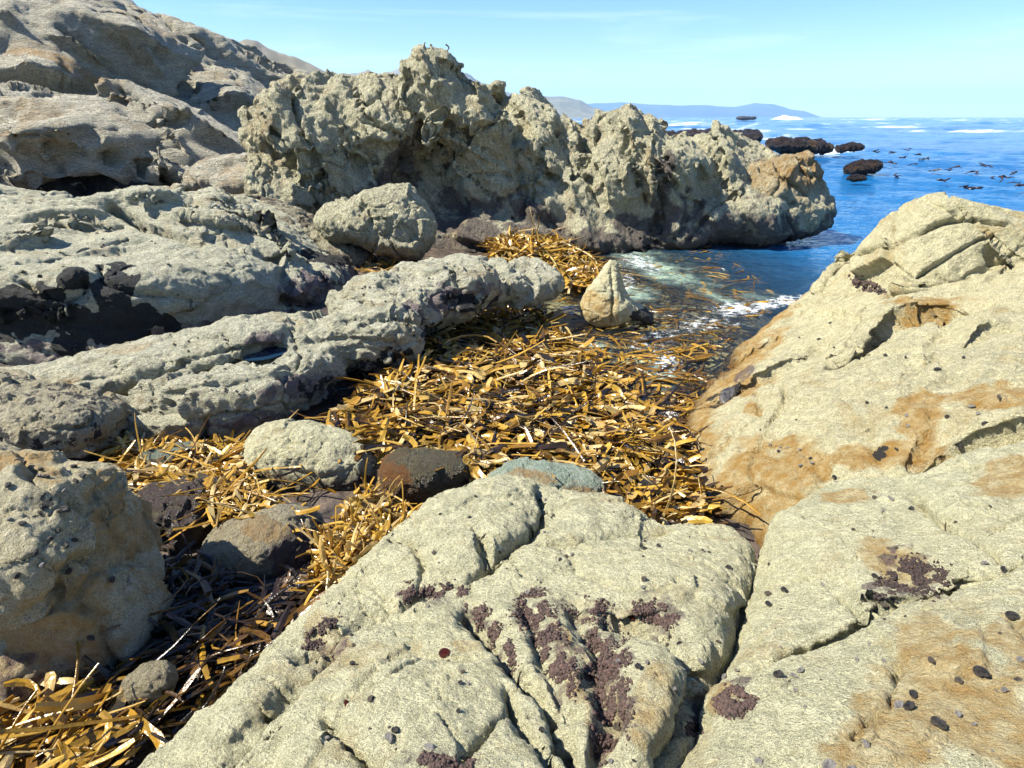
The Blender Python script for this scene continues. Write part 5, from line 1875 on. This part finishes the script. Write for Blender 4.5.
for k_, t_, x, y, s in [('s', 'd', 937, 370, 8), ('s', 'd', 886, 355, 6), ('s', 'd', 904, 357, 5), ('s', 'd', 819, 340, 5), ('s', 'd', 833, 348, 5), ('s', 'd', 867, 403, 6), ('s', 'd', 887, 408, 5), ('s', 'd', 895, 450, 6), ('s', 'p', 908, 416, 7), ('s', 'p', 907, 427, 7), ('s', 'd', 946, 417, 7),
                        ('s', 'd', 958, 445, 10), ('s', 'p', 972, 408, 8), ('s', 'p', 978, 415, 7), ('s', 'd', 985, 424, 8), ('s', 'p', 801, 466, 6), ('s', 'p', 780, 448, 5), ('s', 'p', 770, 445, 5), ('s', 'd', 780, 451, 6), ('s', 'p', 788, 448, 5), ('s', 'p', 800, 450, 5), ('s', 'd', 811, 459, 6), ('s', 'p', 812, 464, 6),
                        ('s', 'd', 836, 477, 8), ('s', 'b', 840, 484, 8), ('s', 'p', 835, 490, 7), ('s', 'd', 797, 420, 4), ('s', 'd', 760, 430, 4), ('s', 'd', 830, 324, 5), ('s', 'd', 799, 338, 4), ('s', 'd', 965, 358, 6), ('s', 'b', 1000, 398, 7)]:
    place(k_, t_, x, y, s, SLB, 'broad tan slab on the right')
LB = ('boulder',)
for x, y, s in [(26, 461, 9), (40, 471, 8), (46, 478, 8), (40, 508, 9), (64, 512, 14), (23, 523, 9), (64, 547, 10), (74, 539, 9), (34, 553, 9), (110, 580, 11), (72, 573, 10), (73, 482, 9), (82, 477, 9), (74, 468, 9), (10, 486, 8), (60, 530, 9), (50, 538, 8), (16, 575, 9), (90, 640, 9)]:
    place('s', 'd', x, y, s, LB, 'big left boulder')
for x, y, s in [(62, 490, 7), (40, 476, 7), (10, 520, 6), (42, 565, 8)]:
    place('s', 'p', x, y, s, LB, 'big left boulder')
M1 = ('boulder',)
sel_ = [k for k in BVH if k.startswith('boulder')]
print(sel_)
R3 = ('knobbly_ridge', 'long_rock', 'layered_ledge')
for (x0, y0, x1, y1, n) in [(60, 335, 280, 395, 26), (150, 385, 300, 430, 20), (290, 270, 520, 340, 34), (30, 225, 300, 300, 40)]:
    for i in range(n):
        x, y = random.uniform(x0, x1), random.uniform(y0, y1)
        h_ = hit(R3, x, y)
        if h_ is None:
            continue
        place('s', random.choice('dddb'), x, y, random.uniform(2.5, 4.5), (h_[2],), {'knobbly_ridge': 'knobbly ridge by the kelp', 'long_rock': 'long low rock', 'layered_ledge': 'black faced layered ledge'}[h_[2]])
place('a', 'd', 445, 653, 17, FG, 'glossy dark red anemone on the foreground ledge left of the weed filled cracks')
place('a', 'd', 346, 704, 11, FG, 'smaller glossy dark red anemone near the bottom left of the foreground ledge')
place('a', 'd', 632, 617, 11, FG, 'bright red anemone beside purple weed at the top of the oval block')

# chiton-like dark shell cluster at slab edge (725,398)
h_ = hit(SLB, 728, 397)
if h_:
    V_, F_ = [], []
    for i in range(24):
        for j in range(12):
            t = i / 23
            a = j / 12 * 6.2832
            wv = math.sin(math.pi * min(1, max(0, t))) ** .5
            V_.append(((t - .5) * .34, math.cos(a) * .055 * wv * (1 + .2 * math.sin(i * 1.9)), math.sin(a) * .035 * wv * (1 + .25 * math.sin(i * 2.7 + j))))
    for i in range(23):
        for j in range(12):
            F_.append((i * 12 + j, i * 12 + (j + 1) % 12, (i + 1) * 12 + (j + 1) % 12, (i + 1) * 12 + j))
    me = mesh_np('mussel_clump', np.array(V_), F_)
    me.materials.append(S_DARK)
    o = bpy.data.objects.new('mussel_clump', me)
    COL.objects.link(o)
    o.location = h_[0] + h_[1] * .02
    o.rotation_euler = (0, 0, math.radians(62))
    tag(o, 'elongated clump of black mussels at the kelp edge of the tan slab', 'mussels')

# tide pool
h_ = hit(R3, 264, 352)
tp = P(264, 353, z=h_[0][2] + .03)
V_ = [(tp[0], tp[1], tp[2])] + [(tp[0] + .17 * math.cos(a) * (1 + .15 * math.sin(3 * a)), tp[1] + .16 * math.sin(a) * (1 + .1 * math.sin(2 * a)), tp[2]) for a in np.linspace(0, 6.2832, 32, endpoint=False)]
me = mesh_np('tide_pool', np.array(V_), None, [(0, i, i % 32 + 1) for i in range(1, 33)])
m, nt, b, out = newmat('pool_water')
b.inputs['Base Color'].default_value = (.01, .03, .06, 1)
b.inputs['Roughness'].default_value = .04
o = link('tide_pool', me, m)
tag(o, 'small blue tide pool between the long low rock and the knobbly ridge', 'tide pool', kind='structure')

# ------------------------------------------------------------------ sky, sun, haze
SUN_EL = math.radians(49)
SUN_AZ = math.radians(-97)   # from +Y, clockwise positive to +X ; left and a touch behind the camera
sd = Vector((math.cos(SUN_EL) * math.sin(SUN_AZ), math.cos(SUN_EL) * math.cos(SUN_AZ), math.sin(SUN_EL)))
sl = bpy.data.lights.new('sun', 'SUN')
sl.energy = 5.0
sl.angle = math.radians(.53)
sl.color = (1, .94, .82)
so = bpy.data.objects.new('sun', sl)
COL.objects.link(so)
so.rotation_euler = sd.to_track_quat('Z', 'Y').to_euler()
so.location = (0, 0, 40)
w = bpy.data.worlds.new('World')
SC.world = w
w.use_nodes = True
nt = w.node_tree
nt.nodes.clear()
q = NB(nt)
sky = q.n('ShaderNodeTexSky')
sky.sky_type = 'NISHITA'
sky.sun_disc = False
sky.sun_elevation = SUN_EL
sky.sun_rotation = SUN_AZ % (2 * math.pi)
sky.altitude = 0
sky.air_density = 1.0
sky.dust_density = .15
sky.ozone_density = 3.0
co = q.n('ShaderNodeTexCoord').outputs['Generated']
ci = q.noise(q.mapping(co, (1.2, 1.2, 14), (0, .12, 0)), 1.6, 6, .62, .6)
cm = q.ramp(ci, .52, .82, 0, .28)
hs = q.n('ShaderNodeHueSaturation')
hs.inputs['Saturation'].default_value = 1.32
hs.inputs['Hue'].default_value = .512
q.l(sky.outputs[0], hs.inputs['Color'])
colr = q.mix(cm, hs.outputs[0], (11, 11.6, 12))
bg = q.n('ShaderNodeBackground')
q.l(colr, bg.inputs[0])
bg.inputs[1].default_value = .082
wo = q.n('ShaderNodeOutputWorld')
q.l(bg.outputs[0], wo.inputs[0])

HAZE = 1
if HAZE:
    me = bpy.data.meshes.new('haze')
    x0, x1, y0, y1, z0, z1 = -9600, 9600, -400, 9700, -8, 330
    v_ = [(x, y, z) for x in (x0, x1) for y in (y0, y1) for z in (z0, z1)]
    me.from_pydata(v_, [], [(0, 1, 3, 2), (4, 6, 7, 5), (0, 4, 5, 1), (2, 3, 7, 6), (0, 2, 6, 4), (1, 5, 7, 3)])
    m = bpy.data.materials.new('sea_haze')
    m.use_nodes = True
    nt = m.node_tree
    nt.nodes.clear()
    out = nt.nodes.new('ShaderNodeOutputMaterial')
    pv = nt.nodes.new('ShaderNodeVolumePrincipled')
    pv.inputs['Color'].default_value = (.42, .70, 1.0, 1)
    pv.inputs['Density'].default_value = .00014
    nt.links.new(pv.outputs[0], out.inputs['Volume'])
    me.materials.append(m)
    o = bpy.data.objects.new('haze', me)
    COL.objects.link(o)
    tag(o, 'thin bluish sea haze over the far water and hills', 'haze', kind='stuff')

SC.view_settings.view_transform = 'Standard'
SC.view_settings.look = 'None'
SC.view_settings.gamma = 1
SC.view_settings.exposure = 1.27
SC.view_settings.use_curve_mapping = False
SC.render.engine = 'CYCLES'
SC.cycles.max_bounces = 6
SC.cycles.transparent_max_bounces = 8
SC.cycles.volume_bounces = 1
SC.cycles.use_denoising = True
print('TOTAL', round(time.time() - T0, 1), 's', sum(len(o.data.vertices) for o in bpy.data.objects if o.type == 'MESH'), 'verts')
